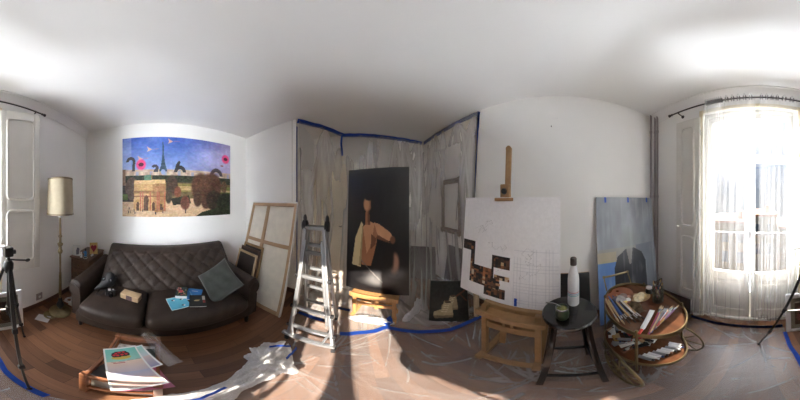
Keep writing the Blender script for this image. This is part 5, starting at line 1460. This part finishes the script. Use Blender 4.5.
for s in (1, -1):
    wy = CY + s * (RY + .022)
    bm = bm_new()
    ring = [(WXc + WR * math.cos(2 * PI * i / 44), wy, WR + .004 + WR * .97 * math.sin(2 * PI * i / 44)) for i in range(44)]
    tube(bm, ring, .0085, 8, closed=True); w_ = obj('wheel', bm, M['dull_brass'], T)
    bm = bm_new(); cyl(bm, (WXc, wy - .022, WR), (WXc, wy + .022, WR), .02, seg=18); obj('hub', bm, M['dull_brass'], w_)
    for k in range(8):
        bm = bm_new(); cyl(bm, (WXc + .018 * math.cos(k * PI / 4), wy, WR + .018 * math.sin(k * PI / 4)), (WXc + WR * math.cos(k * PI / 4), wy, WR + WR * .97 * math.sin(k * PI / 4)), .005, seg=8); obj('spoke', bm, M['dull_brass'], w_)
bm = bm_new(); cyl(bm, (WXc, CY - RY - .05, WR), (WXc, CY + RY + .05, WR), .007, seg=10); obj('axle', bm, M['dull_brass'], T)
hx = CX + RX + .05
bm = bm_new(); cyl(bm, (hx, CY - .12, ZT + .10), (hx, CY + .14, ZT + .10), .0095, seg=14)
for y in (CY - .12, CY + .14): ellipsoid(bm, (hx, y, ZT + .10), (.014, .014, .014), None, 12, 8); tube(bm, [(hx - .075, y, ZT + .0), (hx - .05, y, ZT + .035), (hx, y, ZT + .10)], .0065, 8)
obj('push_handle', bm, M['brass'], T)

# palettes
def blobs(px, n, cols, x0, x1, y0, y1):
    for _ in range(n): px.ell(rng.uniform(x0, x1), rng.uniform(y0, y1), rng.uniform(.03, .10), rng.uniform(.02, .08), cols[rng.randint(len(cols))], .85, .3)
def palette(label, loc, ang, rx, ry, px, base, tilt=0):
    t = thing('paint_palette', label, 'palette', loc, rot=Euler((tilt, 0, ang)))
    hole = (-.42 * rx, -.45 * ry, .11 * rx)
    bm = bm_new(); n = 48
    out = []
    for i in range(n):
        a = 2 * PI * i / n; k = 1 - .22 * math.exp(-((a - 4.6) / .25) ** 2); out.append((rx * k * math.cos(a), ry * k * math.sin(a)))
    inn = [(hole[0] + hole[2] * math.cos(2 * PI * i / n), hole[1] + hole[2] * math.sin(2 * PI * i / n)) for i in range(n)]
    def ringv(pts, z): return [bm.verts.new((x, y, z)) for x, y in pts]
    o0, o1, i0, i1 = ringv(out, 0), ringv(out, .006), ringv(inn, 0), ringv(inn, .006)
    # match hole ring to outline by angle about the hole
    def match(o, i_):
        st = min(range(n), key=lambda k: abs(math.atan2(o[k].co.y - hole[1], o[k].co.x - hole[0])))
        o = o[st:] + o[:st]
        for k in range(n): bm.faces.new((o[k], o[(k + 1) % n], i_[(k + 1) % n], i_[k]))
    match(o1, i1); match(o0, i0)
    for k in range(n): l = (k + 1) % n; bm.faces.new((o0[k], o0[l], o1[l], o1[k])); bm.faces.new((i0[k], i1[k], i1[l], i0[l]))
    obj('palette_board', bm, base, t, world=False, smooth=40)
    for (x, y, r, c) in px:
        bm = bm_new(); lathe(bm, [(0, .006), (r, .006), (r * .9, .006 + r * .18), (r * .4, .006 + r * .30), (0, .006 + r * .26)], (x * rx, y * ry, 0), 12)
        for v in bm.verts: v.co.x += .2 * r * math.sin(40 * v.co.y); v.co.y += .25 * r * math.sin(50 * v.co.x)
        obj('paint_dab', bm, dab(c), t, world=False, smooth=60)
    return t
_db = {}
def dab(c):
    if c not in _db: _db[c] = pm('oil_paint_%d_%d_%d' % c, c, .45, var=.25, vscale=40)
    return _db[c]
dabs = [(.1, .72, .022, (226, 224, 220)), (.38, .62, .020, (214, 190, 110)), (.60, .42, .018, (170, 60, 50)), (.72, .12, .02, (60, 72, 130)), (.66, -.22, .018, (52, 60, 56)), (-.2, .70, .018, (190, 140, 120)), (.2, .2, .045, (176, 168, 164)), (-.15, .3, .035, (150, 130, 124)), (.35, -.1, .03, (96, 92, 110))]
palette('large brown wooden palette with thumb hole on the cart top tray', (.925, -.485, ZT + .004), 2.2, .145, .112, dabs, M['palette_wood'])
palette('small palette caked in cream and ochre paint on the cart top tray', (.83, -.625, ZT + .004), 1.4, .088, .066, [(0, .1, .05, (222, 206, 170)), (.3, .3, .035, (228, 216, 190)), (-.3, .2, .03, (206, 176, 120)), (.35, -.3, .03, (214, 196, 160)), (0, -.4, .022, (186, 150, 100))], pm('ochre_palette', (176, 144, 102), .5))
# paint-smeared patch lying on the tray centre
px = Pix(40, 26, (92, 70, 52)); px.noise(6, 30, 3, chroma=20)
# glass jar of brushes and black jar
jx, jy = .70, -.70
t = thing('glass_jar', 'clear glass jar full of brushes on the cart top tray', 'jar', (jx, jy, ZT + .001))
bm = bm_new(); lathe(bm, [(0, 0), (.042, 0), (.046, .006), (.046, .115), (.040, .128), (.041, .14), (.038, .14), (.037, .128), (.043, .113), (.043, .008), (0, .006)], (jx, jy, ZT + .001), 32); obj('jar_body', bm, M['jar_glass'], t)
bm = bm_new(); lathe(bm, [(0, .007), (.042, .007), (.042, .04), (0, .04)], (jx, jy, ZT + .001), 24); obj('rinse_liquid', bm, pm('murky_rinse', (96, 90, 84), .3), t)
t = thing('ink_pot', 'small black pot behind the small palette on the cart', 'pot', (.835, -.725, ZT + .001))
bm = bm_new(); lathe(bm, [(0, 0), (.028, 0), (.032, .01), (.032, .042), (.026, .05), (0, .05)], (.835, -.725, ZT + .001), 24); obj('pot_body', bm, M['black'], t)
bm = bm_new(); lathe(bm, [(0, .05), (.027, .05), (.027, .062), (0, .064)], (.835, -.725, ZT + .001), 24); obj('lid', bm, M['pipe'], t)

hand_cols = {'red': (188, 60, 66), 'navy blue': (44, 70, 120), 'black': (34, 32, 34), 'pale wood': (196, 164, 120), 'violet': (128, 76, 122), 'bright blue': (56, 104, 178), 'white': (222, 220, 214), 'brown': (120, 76, 48), 'grey': (140, 140, 142), 'ochre': (190, 150, 80)}
HM = {k: pm('handle_' + k.replace(' ', '_'), c, .35) for k, c in hand_cols.items()}
bristle = pm('dark_bristle', (70, 52, 40), .8, var=.3); bristle2 = pm('pale_bristle', (196, 170, 130), .8, var=.2)
def brush(label, p, q, mat, r=.0042, group=None, flat=False):
    p, q = V(p), V(q); t = thing('paintbrush', label, 'paintbrush', p, group=group)
    bm = bm_new(); tube(bm, [p, p.lerp(q, .15), p.lerp(q, .45), p.lerp(q, .72)], lambda f: r * (.55 + .9 * math.sin(PI * (.15 + .75 * f))) , 8); obj('handle', bm, mat, t)
    bm = bm_new(); cyl(bm, p.lerp(q, .71), p.lerp(q, .86), r * 1.05, r * 1.1, 10); obj('ferrule', bm, M['steel'], t)
    bm = bm_new(); tube(bm, [p.lerp(q, .855), p.lerp(q, .93), q], lambda f: r * (1.15 - .8 * f * f), 8); obj('bristles', bm, bristle if rng.rand() < .6 else bristle2, t)
# row along the cart's left side (towards the stool), handles and bristles parallel to the rim
gl = 'paintbrushes in the row on the cart side nearest the stool'
keys = ['pale wood', 'pale wood', 'navy blue', 'bright blue', 'black', 'pale wood', 'navy blue', 'black', 'white', 'pale wood']
for k in range(10):
    o = .016 * k
    brush('paintbrush lying in the row along the cart rim nearest the stool', (.965 - .05 * (k % 3) - .1 * o, -.37 - o * .7, ZT + .008 + .004 * (k % 3)), (.655 - .03 * (k % 2) - .35 * o, -.342 - o, ZT + .008 + .003 * (k % 2)), HM[keys[k]], .0058, gl)
gr = 'paintbrushes and pencils fanned on the cart side nearest the curtain'
keys = ['red', 'violet', 'pale wood', 'bright blue', 'grey', 'brown', 'bright blue', 'white', 'red', 'pale wood', 'grey', 'ochre', 'black', 'violet']
for k in range(14):
    f = k / 13
    a = V((.475 + .035 * f, -.405 - .13 * f, ZT + .008 + .004 * (k % 3))); b = V((.635 - .10 * f, -.66 - .085 * f, ZT + .008 + .004 * ((k + 1) % 3)))
    if k % 4 == 3: b = b.lerp(a, .2)
    brush('paintbrush in the fanned row along the cart rim nearest the curtain', a, b, HM[keys[k]], .0052, gr)
for k in range(9):
    a = 2 * PI * k / 9; r0, r1 = .018, .040
    brush('paintbrush standing bristles up in the glass jar on the cart', (jx + r0 * math.cos(a + 2.6), jy + r0 * math.sin(a + 2.6), ZT + .012), (jx + r1 * math.cos(a), jy + r1 * math.sin(a), ZT + .175 + .018 * math.sin(3 * k)), HM[['red', 'black', 'brown', 'pale wood', 'violet', 'black', 'red', 'navy blue', 'brown'][k]], .005, 'paintbrushes in the glass jar')
# big white paint tube with red cap on the top tray
def paint_tube(label, p, q, mat, cap, w, group=None):
    p, q = V(p), V(q); t = thing('paint_tube', label, 'paint tube', p, group=group)
    d = (q - p); R = frame_of(d); Ln = d.length
    bm = bm_new()
    def fn(u, v):
        a = 2 * PI * u; fl = 1 - v
        rx = w * (1.25 * (1 - v) + .9 * v); ry = w * (.12 * (1 - v) + .8 * v ** .7)
        if v > .92: rx *= 1 - (v - .92) * 6; ry *= 1 - (v - .92) * 6
        return p + R @ V((rx * math.cos(a), ry * math.sin(a), Ln * .86 * v))
    g = sheet(bm, fn, 16, 10, close_u=True); bm.faces.new([r[0] for r in g]); bm.faces.new([r[-1] for r in g][::-1])
    obj('tube_body', bm, mat, t, smooth=50)
    bm = bm_new(); cyl(bm, p.lerp(q, .85), q, w * .62, w * .55, 12); obj('cap', bm, cap, t)
    return t
paint_tube('large white paint tube with red cap lying across the cart top tray', (.635, -.58, ZT + .014), (.50, -.37, ZT + .026), M['white_gloss'], M['red'], .015)
# rag of smeared dry paint at the middle of the tray
bm = bm_new(); sheet(bm, lambda u, v: (.65 + .17 * u + .02 * math.sin(5 * v), -.56 + .13 * v + .015 * math.sin(7 * u), ZT + .006 + .010 * abs(math.sin(6 * u + 4 * v)) * math.sin(PI * u) * math.sin(PI * v)), 24, 20)
bmesh.ops.solidify(bm, geom=bm.faces[:], thickness=.002)
tag(obj('paint_rag', bm, pm('smeared_rag', (112, 92, 66), .8, var=.6, vscale=30, bump=.3)), 'paint smeared brown rag at the middle of the cart top tray', 'rag')
# tubes heaped on the lower tray
r = random.Random(5)
tcols = ['white', 'white', 'white', 'grey', 'navy blue', 'black', 'white', 'red', 'ochre', 'white', 'brown', 'white', 'grey', 'pale wood']
capm = [M['black'], M['white_gloss'], HM['navy blue'], M['black'], HM['brown']]
n = 0
for layer in range(3):
    for i in range((26, 22, 14)[layer]):
        a = r.uniform(0, 2 * PI); rr = math.sqrt(r.uniform(0, 1)) * (.9, .8, .62)[layer]
        x, y = CX + .05 + RX * .72 * rr * math.cos(a), CY + .04 + RY * .76 * rr * math.sin(a)
        b_ = r.uniform(0, PI * 2); Ln = r.uniform(.08, .125); z = ZB + .014 + .020 * layer
        p = V((x - .5 * Ln * math.cos(b_), y - .5 * Ln * math.sin(b_), z + r.uniform(0, .006))); q = V((x + .5 * Ln * math.cos(b_), y + .5 * Ln * math.sin(b_), z + r.uniform(0, .008)))
        for e in (p, q):
            k = math.hypot((e.x - CX) / (RX - .02), (e.y - CY) / (RY - .02))
            if k > 1: e.x = CX + (e.x - CX) / k; e.y = CY + (e.y - CY) / k
        paint_tube('paint tube in the heap on the left of the cart lower tray', p, q, HM[tcols[n % len(tcols)]], capm[n % 5], .0155, 'paint tubes heaped on the lower tray'); n += 1
for k in range(9):
    x = .44 + .012 * (k % 3); y = -.50 - .030 * k
    p = V((.57 - .006 * k, -.415 - .030 * k, ZB + .014)); q = p + V((-.095, -.035, .004))
    kk = math.hypot((q.x - CX) / (RX - .015), (q.y - CY) / (RY - .015))
    if kk > 1: d_ = V((CX + (q.x - CX) / kk, CY + (q.y - CY) / kk, q.z)) - q; q += d_; p += d_
    paint_tube('pale paint tube lined up along the front rim of the cart lower tray', p, q, M['white_gloss'] if k % 3 else HM['grey'], capm[k % 5], .013, 'paint tubes lined up on the lower tray')

# ------------------------------------------------------------------ wooden crate with prints in front of the sofa
T = thing('wooden_crate', 'open reddish wooden crate rack on the floor in front of the sofa', 'crate', (-.62, -.13, 0), rz=.0)
x0, x1, y0, y1, zt = -.84, -.42, -.275, .0, .40
def cb(nm, lo, hi):
    bm = bm_new(); boxm(bm, lo, hi); return obj(nm, bm, M['crate_wood'], T, bevel=.003)
for x in (x0, x1):
    for y in (y0, y1): cb('post', (x - .016, y - .016, 0), (x + .016, y + .016, zt))
for z in (.10, .22, .335):
    cb('side_rail', (x0 + .016, y0 - .009, z), (x1 - .016, y0 + .009, z + .045)); cb('side_rail', (x0 + .016, y1 - .009, z), (x1 - .016, y1 + .009, z + .045))
for z in (.10, .335): cb('end_rail', (x0 - .009, y0 + .016, z), (x0 + .009, y1 - .016, z + .045)); cb('end_rail', (x1 - .009, y0 + .016, z), (x1 + .009, y1 - .016, z + .045))
for k in range(6): cb('bottom_slat', (x0 + .012 + k * .068, y0 + .009, .085), (x0 + .062 + k * .068, y1 - .009, .10))
# magazines and papers inside
ins = [('pink and violet magazine lying in the crate near its sofa side corner', (206, 120, 150), (130, 80, 130), (-.50, -.065, .325), .3),
       ('black and white photo print lying in the crate under the large print', (70, 70, 70), (200, 198, 194), (-.56, -.17, .31), -.2),
       ('dark green folder lying in the crate below the clear sleeve', (62, 76, 70), (40, 52, 50), (-.66, -.10, .30), .1)]
for lb, c1, c2, loc, ang in ins:
    px = Pix(30, 40, c1); px.noise(4, 20); px.rect(.2, .15, .8, .45, c2); px.ell(.5, .7, .25, .15, c2, .7)
    book(lb, 'magazine', loc, PI / 2 + ang, .18, .24, .010, px, name='magazine')
    z_ = loc[2]
bm = bm_new(); boxm(bm, (x0 + .02, y0 + .02, .10), (x1 - .02, y1 - .02, .299)); px = None
tag(obj('paper_stack', bm, pm('stacked_paper_edges', (190, 186, 178), .9, var=.3, vscale=40, stretch=(1, 1, 30))), 'thick stack of papers filling the inside of the wooden crate', 'papers')
# large print on top
px = Pix(84, 118, (226, 226, 224))
px.rect(.05, .035, .95, .965, (150, 200, 190))
m_ = (px.X > .05) & (px.X < .95)
px.vgrad(0.035, .36, (112, 196, 184), (150, 200, 190)); px.vgrad(.36, .62, (226, 200, 180), (196, 186, 196)); px.vgrad(.62, .80, (176, 182, 206), (206, 186, 190)); px.vgrad(.80, .965, (226, 196, 180), (206, 176, 170))
px.rect(0, 0, .05, 1, (228, 228, 226)); px.rect(.95, 0, 1, 1, (228, 228, 226)); px.rect(0, 0, 1, .035, (228, 228, 226)); px.rect(0, .965, 1, 1, (228, 228, 226))
px.noise(5, 6)
px.ell(.45, .26, .26, .05, (206, 180, 80), 1, .1); px.poly([(.22, .14), (.34, .10), (.62, .10), (.72, .17), (.70, .23), (.26, .25), (.20, .2)], (40, 36, 40))
for cx, cy in ((.34, .15), (.44, .13), (.56, .13), (.62, .18), (.38, .2), (.50, .19), (.28, .19)): px.ell(cx, cy, .045, .022, (206, 48, 56))
px.rect(.20, .385, .50, .40, (186, 90, 100)); px.line(.16, .37, .95, .34, .003, (150, 130, 130))
t = thing('art_print', 'large art print with white border lying on the wooden crate', 'print', (-.517, -.117, .4365), rot=Euler((0, .0, math.radians(118))))
o = picture('print_sheet', px, .185, .36, .0015, t, edge=(220, 220, 220), mat=M['print']); o.rotation_euler = (-PI / 2, 0, 0); o.location = (-.007, -.17, 0)
px = Pix(60, 80, (226, 226, 224)); px.rect(.05, .04, .95, .96, (170, 205, 200)); px.vgrad(.04, .5, (150, 205, 196), (190, 196, 200)); px.vgrad(.5, .96, (206, 186, 180), (150, 150, 180)); px.rect(0, 0, .05, 1, (228, 228, 226)); px.rect(.95, 0, 1, 1, (228, 228, 226)); px.noise(5, 8)
t = thing('art_print', 'smaller pastel print sticking out beneath the large print towards the sofa', 'print', (-.596, -.12, .4325), rot=Euler((0, .0, math.radians(122.7))))
o = picture('print_sheet', px, .20, .216, .0015, t, edge=(220, 220, 220), mat=M['print']); o.rotation_euler = (-PI / 2, 0, 0); o.location = (0, -.108, 0)
bm = bm_new(); sheet(bm, lambda u, v: (-.86 + .31 * u - .018 * (v - .5) * 2, -.075 + .155 * u + .035 * (v - .5) * 2, .444 + .012 * math.sin(PI * v) + .008 * math.sin(4 * u)), 20, 6)
bmesh.ops.solidify(bm, geom=bm.faces[:], thickness=.001)
tag(obj('clear_sleeve', bm, M['sleeve'], smooth=60), 'clear plastic sleeve lying over the crate edge towards the sofa', 'plastic sleeve')
